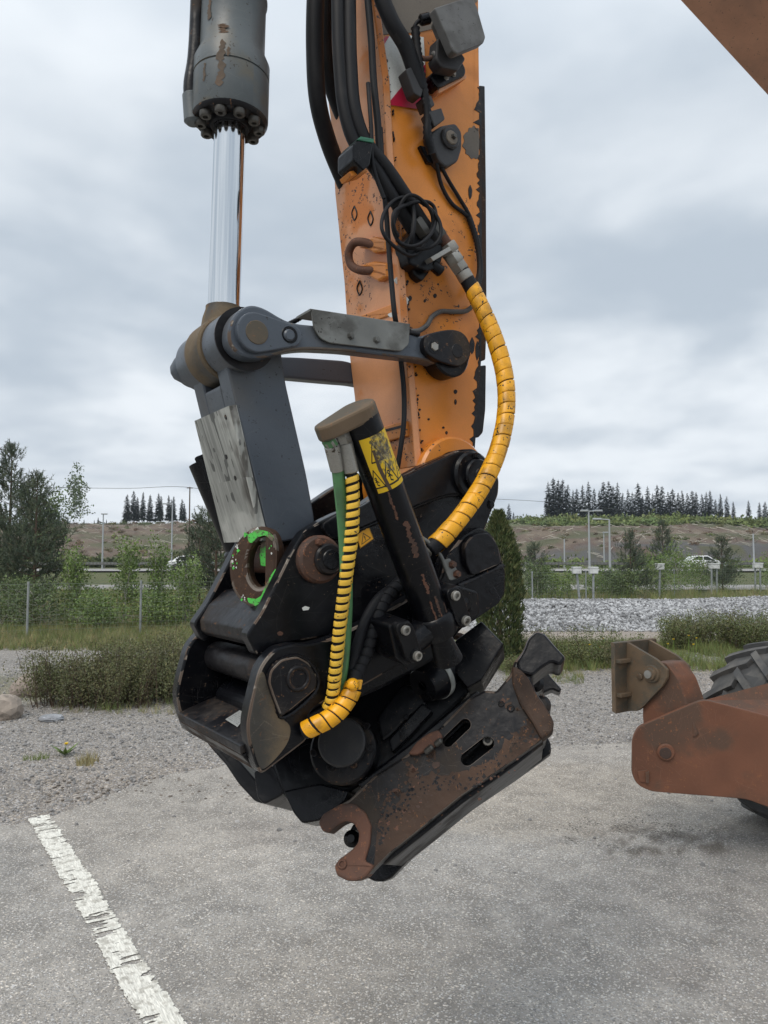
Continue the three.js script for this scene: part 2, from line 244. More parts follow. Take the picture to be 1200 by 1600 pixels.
function corrugated(pts, r, pitch = 0.006) { const c = curve(pts), L = c.getLength(), n = Math.round(L / pitch) * 2, g = new THREE.TubeGeometry(c, n, r, 10), p = g.attributes.position, q = V(); for (let i = 0; i <= n; i++) if (i % 2) { const ctr = c.getPointAt(i / n); for (let j = 0; j <= 10; j++) { const k = i * 11 + j; q.fromBufferAttribute(p, k).sub(ctr).multiplyScalar(0.8).add(ctr); p.setXYZ(k, q.x, q.y, q.z); } } g.computeVertexNormals(); return g; }
const circle = (x, y, R, n = 28) => { const a = []; for (let i = 0; i < n; i++) a.push(new THREE.Vector2(x + R * Math.cos(i / n * 2 * Math.PI), y + R * Math.sin(i / n * 2 * Math.PI))); return a; };

// ---------------------------------------------------------------- the excavator
const ex = thing('wheeled_excavator', 'weathered orange wheeled excavator with its arm hanging down holding the black tilting attachment', 'excavator');
const HW = 0.115;                                                  // half width of the stick
const E = MF.l(401, 519, 0.185), GP = MF.l(713, 548, 0.185), PB = MF.l(508, 874, 0.2), PA = MF.l(745, 744, 0.2);
const sx = (z0, z1) => [z0, z1];

// stick: a closed box beam, with what is welded and bolted to it
const stickPts = [[560, -260], [582, 0], [599, 127], [605, 241], [621, 396], [628, 503], [639, 596], [650, 729], [660, 790], [735, 790], [740, 700], [748, 600], [752, 450], [751, 250], [749, 100], [748, 0], [746, -260]];
const stick = part('stick', plate(MF, stickPts, -HW, HW, { r: 0.004, bevel: 0.004 }), M_.orange, ex, 'orange box beam with chipped paint');
const fe = [[570, -140], [582, 0], [599, 127], [605, 241], [621, 396], [628, 503], [639, 596], [650, 729]];
{ // front plate, a little proud of the beam and overhanging it
  const v = loc(MF, fe, HW), back = v.map(p => new THREE.Vector2(p.x + 0.014, p.y)).reverse(), fr = v.map(p => new THREE.Vector2(p.x - 0.006, p.y));
  part('front_plate', slab(MF, fr.concat(back), -HW - 0.012, HW + 0.008, { r: 0.002, bevel: 0.003 }), M_.orangePale, stick, 'front face with pale scoured paint');
}
const FO = MF.w(621, 396, HW), FY = MF.w(582, 0, HW).sub(MF.w(650, 729, HW)).normalize(), FX = SN.clone(), FZ = FX.clone().cross(FY).normalize();
const FF = new Frame(FO, FX, FY, FZ);                              // plane of the stick's front face
const FH = 0.008;
part('edge_strip', plate(MF, [[749, 133], [758, 134], [760, 300], [761, 506], [759, 562], [748, 566], [750, 400], [751, 250]], -0.02, 0.06, { r: 0.004 }), M_.rustBlack, stick);
part('edge_strip', plate(MF, [[747, 572], [760, 570], [759, 640], [755, 676], [748, 684], [741, 682], [742, 660], [746, 610]], -0.02, 0.06, { r: 0.006 }), M_.rustBlack, stick);
part('tip_boss', lathe(MF, PA.x - 0.02, PA.y - 0.005, [[0.07, -HW], [0.106, -HW - 0.001], [0.106, HW + 0.024], [0.1, HW + 0.03], [0.07, HW + 0.03]], 40), M_.orange, stick);
// weld bead along the front corner
{ const pts = [[584, 0], [600, 127], [607, 241], [623, 396], [630, 503], [641, 596], [651, 715]].map(([x, y]) => MF.w(x + 4, y, HW + 0.001)); part('weld_seam', tube(pts, 0.004, 90, 6), M_.orange, stick); }
part('grime_patch', plate(MF, [[602, -60], [746, -60], [746, 2], [710, 30], [690, 42], [655, 50], [598, 54], [588, 10]], HW, HW + 0.0015, { r: 0.004, bevel: 0 }), M_.bare, stick, 'grey scoured patch without paint');
part('bare_patch', plate(MF, [[724, 212], [729, 206], [731, 207], [733, 199], [737, 200], [741, 195], [744, 201], [748, 199], [749, 222], [748, 244], [745, 249], [740, 246], [737, 249], [732, 242], [727, 240], [728, 234], [722, 228], [726, 220]], HW, HW + 0.0012, { r: 0.004, bevel: 0 }), M_.bare, stick, 'patch of paint worn to grey');
for (const [x, y, w, h] of [[621, 438, 5, 6], [634, 470, 5, 8], [637, 440, 2, 3], [641, 466, 3, 5], [680, 462, 3, 4], [664, 470, 2, 3], [612, 492, 6, 4], [712, 612, 3, 4], [712, 628, 2, 5], [656, 672, 2, 2], [670, 655, 2, 2], [693, 668, 2, 2], [656, 640, 2, 2], [698, 676, 2, 3], [735, 300, 3, 12], [738, 540, 4, 14], [746, 548, 3, 16]])
  part('paint_chip', plate(MF, [[x - w, y - h * 0.4], [x, y - h], [x + w, y - h * 0.3], [x + w * 0.7, y + h * 0.6], [x - w * 0.2, y + h], [x - w * 0.9, y + h * 0.4]], HW, HW + 0.0012, { r: 0.003, bevel: 0 }), x < 640 && y > 430 && w > 4 ? M_.white : M_.rustBlack, stick);
{ // paint rubbed off the rear edge and along the front corner
  const Rr = rng(44), el = []; for (let y = 136; y < 700; y += 5) el.push([(y < 560 ? 752 : mix(751, 741, (y - 560) / 140)) - 2 - 7 * Math.pow(Rr(), 3) - (Rr() < 0.12 ? 5 : 0), y]);
  part('bare_edge', plate(MF, el.concat([[742, 700], [752, 560], [753, 400], [752, 136]]), HW, HW + 0.001, { r: 0, bevel: 0 }), M_.rustBlack, stick, 'dark rubbed rear edge');
  const cl = [[584, 0], [601, 127], [608, 241], [624, 396], [631, 503], [642, 596], [652, 715]], gs = []; for (let k = 0; k < 110; k++) { const t = Rr() * 5.99, j = Math.floor(t), x = mix(cl[j][0], cl[j + 1][0], t - j) + 2 + Rr() * 9, y = mix(cl[j][1], cl[j + 1][1], t - j), w = 0.5 + 1.5 * Rr(), h = 1 + 4.5 * Rr() * Rr(); gs.push(plate(MF, [[x - w, y - h * 0.3], [x + w * 0.2, y - h], [x + w, y + h * 0.2], [x - w * 0.1, y + h]], HW + 0.0005, HW + 0.0045, { r: 0, bevel: 0 })); }
  part('corner_chips', gs, M_.rustBlack, stick).userData.kind = 'stuff';
}
// red and white marker panel
const mk = part('marker_panel', plate(MF, [[596, 64], [603, 57], [640, 55], [662, 58], [665, 112], [665, 172], [606, 163]], HW + 0.0016, HW + 0.0034, { r: 0.001, bevel: 0 }), M_.white, stick, 'white panel with red triangles');
part('red_triangle', plate(MF, [[605.5, 163], [637, 124], [665, 100], [665, 172]], HW + 0.0036, HW + 0.005, { r: 0, bevel: 0 }), M_.red, mk);
part('red_triangle', plate(MF, [[596, 64], [603, 56.5], [608, 57], [599, 72]], HW + 0.0036, HW + 0.005, { r: 0, bevel: 0 }), M_.red, mk);
// lifting hook welded on the front face: two flattened legs and a bent bar
{
  const q = (x, y, h) => FF.w(x, y, h);
  part('lifting_hook', [tube([q(588, 383, 0.016), q(578, 381, 0.024), q(566, 378, 0.035), q(553, 380, 0.045), q(545, 395, 0.05), q(548, 413, 0.048), q(562, 422, 0.04), q(576, 423, 0.026), q(588, 422, 0.016)], 0.0105, 60, 12)], M_.rust, stick, 'bent lifting hook with rubbed brown bow');
  part('hook_foot', plate(FF, [[562, 377], [581, 369], [603, 375], [603, 393], [584, 396], [572, 389], [560, 387]], 0.004, 0.026, { r: 0.002, bevel: 0.006 }), M_.orange, stick);
  part('hook_foot', plate(FF, [[561, 413], [582, 408], [604, 411], [605, 432], [590, 440], [572, 430], [560, 424]], 0.004, 0.026, { r: 0.002, bevel: 0.006 }), M_.orange, stick);
  for (const [x, y] of [[579, 343], [554, 335], [562, 452]]) part('weld_mark', tube([q(x, y - 13, FH), q(x - 4, y - 2, FH), q(x, y + 9, FH), q(x + 4, y, FH), q(x, y - 13, FH)], 0.0022, 30, 6), M_.rustBlack, stick);
  part('cleat', plate(FF, [[563, 493], [616, 473], [620, 490], [566, 508]], 0.003, 0.014, { r: 0.002 }), M_.orange, stick);
  const bx = part('step_bracket', plate(FF, [[597, 667], [632, 658], [634, 682], [600, 691]], 0.004, 0.02, { r: 0.003 }), M_.orange, stick);
  part('slot', plate(FF, [[601, 671], [628, 664], [628, 668], [601, 675]], 0.02, 0.0215, { r: 0, bevel: 0 }), M_.rustBlack, bx);
}

// boom: comes down from above the stick towards the machine, its underside crossing the upper right corner of the picture
{
  const a = MF.l(1062, 0, -0.2), b = MF.l(1200, 150, -0.2), d = new THREE.Vector2(b.x - a.x, b.y - a.y).normalize(), n = new THREE.Vector2(-d.y, d.x).multiplyScalar(Math.sign(d.x));
  globalThis.BOOM = { a, b, d };
  const A = new THREE.Vector2(a.x, a.y), at = (t, h) => A.clone().addScaledVector(d, t).addScaledVector(n, h);
  const top = MF.l(560, -260, HW), st = new THREE.Vector2(top.x + 0.08, top.y + 0.25);
  const low = at(1.5, 0);
  part('boom', slab(MF, [at(-0.75, 0), at(0.4, 0), at(1.2, 0.0), new THREE.Vector2(low.x + 1.6, 1.35), new THREE.Vector2(low.x + 2.1, 1.4), at(1.55, 0.42), at(0.2, 0.5), new THREE.Vector2(st.x + 0.1, st.y + 0.32), new THREE.Vector2(st.x - 0.25, st.y + 0.15), new THREE.Vector2(st.x - 0.2, st.y - 0.2), new THREE.Vector2(st.x + 0.3, st.y - 0.25)], -0.2, 0.2, { r: 0.03, bevel: 0.006 }), M_.boom, ex, 'faded brown orange boom');
  globalThis.BOOMLOW = low;
}

// bucket cylinder with chromed rod
{
  const p0 = MF.at(E.x, E.y, 0), q = MF.w(361, 150, 0), dir = q.clone().sub(p0).normalize();
  const along = (py) => { const w = MF.w(361, py, 0); return w.sub(p0).dot(dir); };
  const R = (n) => pxm(n, q), yb = along(205), L2 = yb + 1.5;
  const rB = R(50), rG = R(58.5), rr = R(24.5);
  const cyl = part('bucket_cylinder', between(p0, q, [[0.0001, yb + 0.02], [rG - 0.004, yb + 0.02], [rG, yb + 0.026], [rG, along(127)], [rG - 0.0025, along(126)], [rG - 0.0025, along(124.5)], [rG, along(124)], [rG, along(103)], [rB, along(84)], [rB, along(6)], [rB + 0.003, along(3)], [rB + 0.003, along(-2)], [rB - 0.001, along(-5)], [rB - 0.001, L2], [0.0001, L2]], 56), M_.greyOlive, ex, 'grey green cylinder barrel with rust runs');
  part('rod', between(p0, q, [[rr, 0.085], [rr, yb + 0.03], [0.0001, yb + 0.03]], 56), M_.chrome, cyl, 'polished chrome rod');
  part('wiper_ring', between(p0, q, [[rr * 1.02, yb + 0.006], [rr * 1.2, yb + 0.006], [rr * 1.32, yb + 0.012], [rr * 1.32, yb + 0.03]], 48), M_.rubber, cyl);
  part('flange', between(p0, q, [[rr * 1.33, yb + 0.016], [rG - 0.006, yb + 0.014], [rG - 0.001, yb + 0.02], [rG - 0.001, yb + 0.03]], 48), M_.blackDusty, cyl);
  const x = V(0, 0, 1).cross(dir).normalize(), y = dir.clone().cross(x);
  for (let k = 0; k < 10; k++) { const an = k / 10 * 2 * Math.PI + 0.2, c = p0.clone().addScaledVector(dir, yb).addScaledVector(x, Math.cos(an) * (rG - 0.02)).addScaledVector(y, Math.sin(an) * (rG - 0.02)); const fr = new Frame(c.clone().addScaledVector(dir, 0.018), y, x, dir.clone().negate()); part('bolt', lathe(fr, 0, 0, [[0.0135, 0.002], [0.0135, 0.014], [0.0118, 0.0165], [0.006, 0.0165], [0.0055, 0.011], [0.0001, 0.011]], 14), M_.steelDark, cyl); }
  { const fz = new Frame(p0, x, y, dir), vd = EYE.clone().sub(p0.clone().addScaledVector(dir, along(120))), t = Math.atan2(vd.dot(y), vd.dot(x)); const sg = x.clone().multiplyScalar(-Math.sin(t)).addScaledVector(y, Math.cos(t)).x > 0 ? 1 : -1;
    curvedPatch(fz, rG, t - sg * 0.28, 0.24, along(101), along(172), 3, M_.rustRun, cyl, 'rust_run'); curvedPatch(fz, rB + 0.001, t - sg * 0.3, 0.34, along(86), along(72), 5, M_.rustRun, cyl, 'rust_run'); curvedPatch(fz, rG, t - sg * 0.75, 0.1, along(132), along(160), 8, M_.rustRun, cyl, 'rust_run'); curvedPatch(fz, rB + 0.0005, t - sg * 0.8, 0.16, along(60), along(20), 9, M_.rustRun, cyl, 'rust_run'); curvedPatch(fz, rG, t - sg * 0.1, 0.1, along(112), along(126), 13, M_.rustRun, cyl, 'rust_run'); }
  // side pipe and its foot
  const side = UX.clone().multiplyScalar(-0.8).addScaledVector(SN, -0.35).normalize();
  const pt = (py, o) => p0.clone().addScaledVector(dir, along(py)).addScaledVector(side, o);
  part('oil_pipe', tube([pt(-200, rB + 0.012), pt(20, rB + 0.008), pt(100, rB + 0.01), pt(140, rG + 0.004), pt(165, rG + 0.002)], 0.017, 40, 14), M_.blackDusty, cyl);
  part('pipe_foot', capped(pt(152, rG + 0.003), pt(200, rG - 0.004), 0.02, 0.006), M_.greyOlive, cyl);
  // eye of the rod
  part('rod_eye', [lathe(MF, E.x, E.y, [[0.03, -0.045], [0.068, -0.045], [0.073, -0.04], [0.073, 0.04], [0.068, 0.045], [0.03, 0.045]], 44), between(p0, q, [[0.05, 0.045], [0.046, 0.075], [rr * 1.12, 0.095], [rr * 1.12, 0.102], [rr, 0.104]], 36)], M_.khaki, cyl, 'worn rod eye with flaking paint');
}
// links between stick and cylinder (one each side)
function linkArm(mir) {
  const out = [[356, 535], [358, 505], [372, 484], [393, 475], [414, 481], [441, 498], [460, 505], [487, 508], [560, 512], [640, 520], [657, 526], [673, 520], [706, 514], [724, 520], [735, 540], [735, 564], [724, 577], [702, 575], [678, 567], [652, 561], [622, 558], [537, 548], [480, 545], [452, 548], [431, 554], [401, 562], [374, 556]];
  const v = loc(MF, out, 0.168), c = mir ? [-0.168, -0.128] : [0.128, 0.168];
  const l = part('link_arm', slab(MF, v, c[0], c[1], { r: 0.02, bevel: 0.005 }), M_.grey, ex, mir ? 'far side link arm' : 'near side dark grey link arm');
  return l;
}
const link = linkArm(false); linkArm(true); edgeWearLight(link, MF, link, M_.edge, 0.56);
{
  const kv = []; const a = MF.l(401, 519, 0.182), b = MF.l(456, 524, 0.182), Ra = pxm(32, MF.w(401, 519, 0.182)), Rb = pxm(18, MF.w(456, 524, 0.182));
  const th = Math.atan2(b.y - a.y, b.x - a.x); for (let i = 0; i <= 20; i++) { const t = th + Math.PI / 2 - 0.25 + i / 20 * (Math.PI + 0.5); kv.push(new THREE.Vector2(a.x + Ra * Math.cos(t), a.y + Ra * Math.sin(t))); } for (let i = 0; i <= 12; i++) { const t = th - Math.PI / 2 + 0.25 + i / 12 * (Math.PI - 0.5); kv.push(new THREE.Vector2(b.x + Rb * Math.cos(t), b.y + Rb * Math.sin(t))); }
  const kp = part('pin_keeper', slab(MF, kv, 0.16, 0.182, { r: 0, bevel: 0.003 }), M_.grey, link);
  part('pin_face', disc(MF, 402, 519, 0.178, 0.1835, 19, 0.001), M_.rustOlive, kp, 'rubbed round pin end');
  part('lock_bolt', [disc(MF, 453, 523, 0.178, 0.1826, 14, 0.001)], M_.black, kp); part('lock_bolt', disc(MF, 453.5, 523, 0.178, 0.189, 9.5, 0.003), M_.grey, kp);
  // right end
  part('pin_boss', disc(MF, 706, 553, 0.125, 0.172, 36, 0.004), M_.black, link);
  const k2 = part('pin_keeper', plate(MF, [[662, 534], [668, 522], [690, 516], [712, 514], [728, 522], [737, 542], [735, 560], [722, 573], [705, 571], [680, 562], [664, 550]], 0.165, 0.186, { r: 0.02, bevel: 0.003 }), M_.blackDusty, link);
  part('lock_bolt', disc(MF, 677.5, 542, 0.18, 0.1866, 11, 0.001), M_.black, k2); part('lock_bolt', hexBolt(MF, 678, 542, 0.184, 7.5, 0.006), M_.steel, k2);
  part('pin_face', disc(MF, 715, 548, 0.18, 0.1872, 11, 0.001), M_.rustBlack, k2);
  const gp = part('guard_plate', [plate(MF, [[487, 483], [613, 502], [641, 507], [639, 538], [627, 549], [514, 535.5], [500, 528], [491, 513]], 0.171, 0.177, { r: 0.008, bevel: 0.0015 }), plate(MF, [[485, 482], [641, 506], [641, 509], [485, 485.5]], 0.11, 0.176, { r: 0, bevel: 0.001 })], M_.galv, link, 'scuffed grey sheet guard');
  for (const [x, y] of [[548, 525], [588.5, 531]]) part('bolt', hexBolt(MF, x, y, 0.177, 5.2, 0.007), M_.galv, gp);
  part('cable_conduit', corrugated(W3([[655, 522, 0.17], [560, 506, 0.15], [505, 492, 0.13], [480, 492, 0.12], [462, 501, 0.10], [440, 512, 0.06]]), 0.006), M_.rubber, link);
}
// bucket link
{
  const v = loc(MF, [[352, 520], [352, 560], [367, 624], [396, 740], [416, 822], [422, 850], [492, 838], [492, 812], [479, 740], [447, 600], [440, 556], [440, 520]], 0.105);
  const near = slab(MF, v, 0.045, 0.105, { r: 0.02, bevel: 0.004 }), fr = slab(MF, v, -0.105, -0.045, { r: 0.02, bevel: 0.004 });
  const web = slab(MF, loc(MF, [[359, 592], [367, 624], [396, 740], [416, 822], [422, 850], [488, 838], [475, 740], [444, 600]], 0.105), -0.046, 0.046, { r: 0.01 });
  const boss = (c0, c1, r) => lathe(MF, E.x, E.y, [[0.03, c0], [r - 0.005, c0], [r, c0 + 0.005], [r, c1 - 0.005], [r - 0.005, c1], [0.03, c1]], 44);
  const bl = part('bucket_link', [near, fr, web, boss(0.046, 0.127, 0.066), boss(-0.127, -0.046, 0.066)], M_.grey, ex, 'slate grey bucket link');
  part('upper_pin', lathe(MF, E.x, E.y, [[0.0001, -0.19], [0.028, -0.19], [0.034, -0.184], [0.034, 0.165], [0.0001, 0.165]], 36), M_.rustBlack, bl);
  part('shim_ring', lathe(MF, E.x, E.y, [[0.04, 0.1275], [0.067, 0.1275], [0.067, 0.1285], [0.04, 0.1285]], 36), M_.rustBlack, bl);
  part('grease_cap', between(MF.at(E.x, E.y, -0.12), MF.at(E.x - 0.06, E.y - 0.02, -0.16), [[0.06, 0], [0.05, 0.02], [0.03, 0.06], [0.016, 0.075], [0.0001, 0.08]], 24), M_.grey, bl);
  // scoured wear plate on its front
  const w = loc(MF, [[364, 633], [370, 632], [417, 820], [409, 826]], 0.105), a = w[0], b = w[3], d = b.clone().sub(a).normalize(), n = new THREE.Vector2(-d.y, d.x); if (n.x > 0) n.negate();
  const y0 = MF.l(370, 632, 0.105), y1 = MF.l(420, 842, 0.105), e0 = MF.l(367, 628, 0.105), m0 = new THREE.Vector2(y0.x, y0.y), m1 = new THREE.Vector2(y1.x, y1.y);
  const wp = part('wear_plate', slab(MF, [m0.clone().addScaledVector(n, 0.018), m1.clone().addScaledVector(n, 0.018), m1.clone().addScaledVector(n, 0.0005), m0.clone().addScaledVector(n, 0.0005)].reverse(), -0.106, 0.106, { r: 0, bevel: 0.002 }), M_.wornPlate, bl, 'scoured pale metal wear plate');
  const dz = V(n.x, n.y, 0), ey = V(m0.x - m1.x, m0.y - m1.y, 0).normalize();
  const toW = (vv) => UX.clone().multiplyScalar(vv.x).addScaledVector(UP, vv.y);
  const WF = new Frame(MF.at(m1.x, m1.y, 0).addScaledVector(toW(dz), 0.018), SN.clone(), toW(ey), SN.clone().cross(toW(ey)).normalize());
  for (const [x, y] of [[353, 714], [367, 747], [352, 652]]) part('plug_hole', disc(WF, x, y, -0.002, 0.0012, 4, 0.0005), M_.rustBlack, wp);
}

// quick coupler at the end of the stick
const CS = 0.135, CE = 0.172;
const cpPts = [[409, 957], [440, 894], [454, 865], [475, 830], [505, 812], [530, 800], [567, 788], [624, 747], [661, 727], [718, 702], [741, 701], [766, 721], [780, 748], [779, 772], [768, 800], [755, 835], [730, 868], [690, 905], [640, 940], [560, 985], [500, 996], [430, 1008], [402, 1026], [393, 1008], [385, 992]];
const cpl = part('quick_coupler', [plate(MF, cpPts, CS, CE, { r: 0.012, bevel: 0.004 }),
  slab(MF, loc(MF, cpPts, CE), -CE, -CS, { r: 0.012, bevel: 0.004 })], M_.black, ex, 'black quick coupler cheeks');
{
  // upper flange, raised
  part('flange', plate(MF, [[500, 822], [530, 803], [567, 791], [624, 750], [661, 730], [716, 705], [741, 704], [764, 722], [777, 750], [770, 776], [745, 788], [716, 770], [690, 774], [640, 794], [570, 822], [520, 846]], CE - 0.002, CE + 0.012, { r: 0.02, bevel: 0.003 }), M_.black, cpl);
  // cross members between the cheeks
  const box = (pts, m, nm, c0 = -CS - 0.002, c1 = CS + 0.002) => part(nm, slab(MF, pts.map(([x, y]) => { const q = MF.l(x, y, CE); return new THREE.Vector2(q.x, q.y); }), c0, c1, { r: 0.006, bevel: 0.004 }), m, cpl);
  box([[412, 956], [440, 930], [480, 922], [480, 950], [440, 975], [408, 1014], [398, 1004], [396, 985]], M_.blackDusty, 'cross_beam');
  box([[470, 935], [600, 870], [700, 830], [720, 850], [640, 900], [520, 960]], M_.black, 'cross_web');
  edgeWearLight(cpl, MF, cpl, M_.edge, 0.5);
  part('weld_seam', weld(MF, [[520, 848], [570, 824], [640, 796], [690, 776], [716, 772]], CE + 0.002, 0.005, false), M_.black, cpl);
  // pins
  const pin = (q, r, nm, m, len = 0.19) => part(nm, lathe(MF, q.x, q.y, [[0.0001, -len], [r, -len], [r, len], [0.0001, len]], 36), m, cpl);
  pin(PB, 0.034, 'coupler_pin', M_.rust, 0.168); pin(PA, 0.036, 'coupler_pin', M_.black, 0.168);
  const bb = part('pin_boss', disc(MF, 503, 874, CE, CE + 0.02, 38, 0.006), M_.rust, cpl, 'rusty round pin boss'); part('pin_face', disc(MF, 516, 874, CE + 0.018, CE + 0.03, 25, 0.004), M_.rustBlack, bb); part('keeper_bolt', hexBolt(MF, 497, 847, CE + 0.02, 5, 0.01), M_.rust, bb); part('pin_center', disc(MF, 519, 874, CE + 0.03, CE + 0.033, 16, 0.002), M_.black, bb);
  const ba = part('pin_boss', disc(MF, 742, 742, CE + 0.008, CE + 0.026, 38, 0.006), M_.black, cpl); part('pin_face', disc(MF, 750, 742, CE + 0.026, CE + 0.038, 26, 0.004), M_.black, ba); part('pin_center', disc(MF, 753, 742, CE + 0.038, CE + 0.041, 12, 0.002), M_.blackDusty, ba); part('keeper_bolt', hexBolt(MF, 744, 713, CE + 0.026, 5, 0.01), M_.black, ba);
  part('nub', disc(MF, 769, 788, 0.1, CE + 0.006, 7, 0.004), M_.black, cpl);
  // lifting eye in front of the link
  const n = UX.clone().multiplyScalar(-0.72).addScaledVector(SN, 0.69).normalize(), c = MF.w(398, 886, 0.085);
  const RF = new Frame(c, UP.clone().cross(n).normalize(), UP.clone(), n);
  const ring = [[356, 888], [360, 862], [371, 844], [385, 829], [402, 821], [420, 825], [431, 838], [434, 862], [432, 897], [418, 928], [402, 952], [386, 947], [370, 935], [360, 916]];
  const hole = [[387, 880], [391, 860], [401, 844], [415, 838], [425, 848], [427, 872], [424, 896], [414, 914], [402, 918], [391, 906]];
  const eye = part('lifting_eye', plate(RF, ring, -0.022, 0.02, { r: 0.03, bevel: 0.008, holes: [new THREE.CatmullRomCurve3(loc(RF, hole, 0.02).reverse().map(p => V(p.x, p.y, 0)), true).getPoints(40).slice(0, 40).map(p => new THREE.Vector2(p.x, p.y))] }), M_.rustBand, cpl, 'worn brown lifting eye'); edgeWearLight(eye, RF, eye, M_.edge, 0.42);
  part('green_paint', plate(RF, [[386, 836], [402, 827], [420, 831], [428, 840], [425, 846], [415, 836], [402, 839], [393, 849], [388, 846]], 0.019, 0.0215, { r: 0.004, bevel: 0 }), M_.greenPaint, eye, 'bright green flaking paint');
  part('green_paint', plate(RF, [[431, 888], [430, 898], [416, 928], [402, 949], [388, 941], [386, 934], [400, 936], [408, 931], [416, 912], [425, 896]], 0.019, 0.0215, { r: 0.003, bevel: 0 }), M_.greenPaint, eye, 'bright green flaking paint');
  { const Rg = rng(12); for (let k = 0; k < 34; k++) { const a = 2.0 + Rg() * 3.9, rx = 27 + Rg() * 9, ry = 52 + Rg() * 10, x = 397 + rx * Math.cos(a), y = 886 + ry * Math.sin(a), s = 0.8 + 2.2 * Rg() * Rg(), pl = []; for (let q = 0; q < 6; q++) pl.push([x + s * (0.4 + Rg()) * Math.cos(q * 1.047), y + s * 1.6 * (0.4 + Rg()) * Math.sin(q * 1.047)]); part('paint_fleck', plate(RF, pl, 0.019, 0.0212, { r: 0, bevel: 0 }), Rg() < 0.4 ? M_.greenPaint : M_.white, eye); } }
  part('eye_insert', plate(RF, [[407, 848], [420, 842], [426, 850], [424, 862], [419, 886], [407, 884], [405, 866]], -0.03, -0.005, { r: 0.003, bevel: 0.002 }), M_.greenPaint, eye, 'green painted block inside the eye');
  part('paint_mark', plate(MF, [[472, 950], [477, 947], [484, 949], [482, 953], [474, 954]], CE, CE + 0.001, { r: 0, bevel: 0 }), M_.white, cpl); part('paint_mark', plate(MF, [[433, 989], [438, 986], [443, 989], [441, 993], [435, 993]], CE, CE + 0.001, { r: 0.002, bevel: 0 }), M_.rust, cpl);
}

// ---------------------------------------------------------------- lettered labels (flat print)
function canvasTex(w, h, draw) { const c = document.createElement('canvas'); c.width = w; c.height = h; draw(c.getContext('2d'), w, h); const t = new THREE.CanvasTexture(c); t.colorSpace = THREE.SRGBColorSpace; return t; }
const tri = (x, cx, cy, r, inner) => { x.strokeStyle = '#141210'; x.lineWidth = r * 0.13; x.lineJoin = 'round'; x.beginPath(); x.moveTo(cx, cy - r); x.lineTo(cx + r * 0.95, cy + r * 0.7); x.lineTo(cx - r * 0.95, cy + r * 0.7); x.closePath(); x.stroke(); inner(); };
const warnTex = canvasTex(128, 128, (x) => { x.fillStyle = '#e0a018'; x.fillRect(0, 0, 128, 128); x.strokeStyle = '#2a2010'; x.lineWidth = 3; x.strokeRect(3, 3, 122, 122); tri(x, 64, 72, 44, () => { x.fillStyle = '#141210'; x.fillRect(60, 52, 8, 28); x.fillRect(60, 86, 8, 8); }); });
const crushTex = canvasTex(256, 256, (x) => {
  x.fillStyle = '#dcb41a'; x.fillRect(0, 0, 256, 256); const R = rng(4);
  const man = (cx, cy, s) => { x.lineWidth = s * 0.16; x.beginPath(); x.arc(cx - s * 0.1, cy - s * 0.45, s * 0.16, 0, 7); x.stroke(); x.beginPath(); x.moveTo(cx - s * 0.35, cy); x.lineTo(cx, cy - s * 0.2); x.lineTo(cx + s * 0.35, cy + s * 0.1); x.moveTo(cx, cy - s * 0.2); x.lineTo(cx - s * 0.1, cy + s * 0.35); x.lineTo(cx + s * 0.3, cy + s * 0.5); x.stroke(); };
  tri(x, 128, 190, 62, () => man(128, 198, 46)); tri(x, 22, 196, 50, () => man(22, 204, 36)); tri(x, 234, 196, 50, () => man(234, 204, 36));
  tri(x, 80, 78, 50, () => man(80, 84, 36));
  for (let i = 0; i < 420; i++) { const a = R(), px = 60 + a * 120 + R() * 40, py = R() * 120 + (R() < 0.3 ? 60 : 0); x.fillStyle = ['rgba(92,86,78,0.5)', 'rgba(60,54,50,0.5)', 'rgba(190,176,120,0.4)'][i % 3]; x.beginPath(); x.ellipse(px, py, 2 + R() * 8, 2 + R() * 14, R() * 3, 0, 7); x.fill(); }
  x.fillStyle = '#4a3a2e'; x.beginPath(); x.moveTo(64, 60); x.lineTo(78, 60); x.lineTo(84, 150); x.lineTo(106, 256); x.lineTo(78, 256); x.lineTo(58, 150); x.closePath(); x.fill();
});
const plateTex = canvasTex(128, 128, (x) => { x.fillStyle = '#b9bbb8'; x.fillRect(0, 0, 128, 128); x.fillStyle = '#1c1e20'; x.fillRect(0, 0, 128, 26); const R = rng(9); for (let j = 0; j < 7; j++) for (let i = 0; i < 14; i++) { x.fillStyle = R() < 0.6 ? '#8d9090' : '#b0b2b0'; x.fillRect(8 + i * 8, 36 + j * 12, 6, 7); } });
function quad(F, pts, c, tex, rough = 0.45) {                       // four corners: top left, top right, bottom right, bottom left
  const q = pts.map(([x, y]) => F.w(x, y, c)), N = 4, pos = [], uv = [], idx = [];
  for (let j = 0; j <= N; j++) for (let i = 0; i <= N; i++) { const a = q[0].clone().lerp(q[1], i / N), b = q[3].clone().lerp(q[2], i / N), p = a.lerp(b, j / N); pos.push(p.x, p.y, p.z); uv.push(i / N, 1 - j / N); }
  for (let j = 0; j < N; j++) for (let i = 0; i < N; i++) { const o = j * (N + 1) + i; idx.push(o, o + N + 1, o + 1, o + 1, o + N + 1, o + N + 2); }
  const g = new THREE.BufferGeometry(); g.setAttribute('position', new THREE.Float32BufferAttribute(pos, 3)); g.setAttribute('uv', new THREE.Float32BufferAttribute(uv, 2)); g.setIndex(idx); g.computeVertexNormals();
  const n = g.toNonIndexed(); n.userData.keepUV = true; return [n, std({ map: tex, roughness: rough })];
}
{ const [g, m] = quad(MF, [[556, 837], [576, 821], [584, 842], [563, 857]], CE + 0.0025, warnTex); part('warning_label', g, m, cpl, 'small yellow warning triangle label'); }

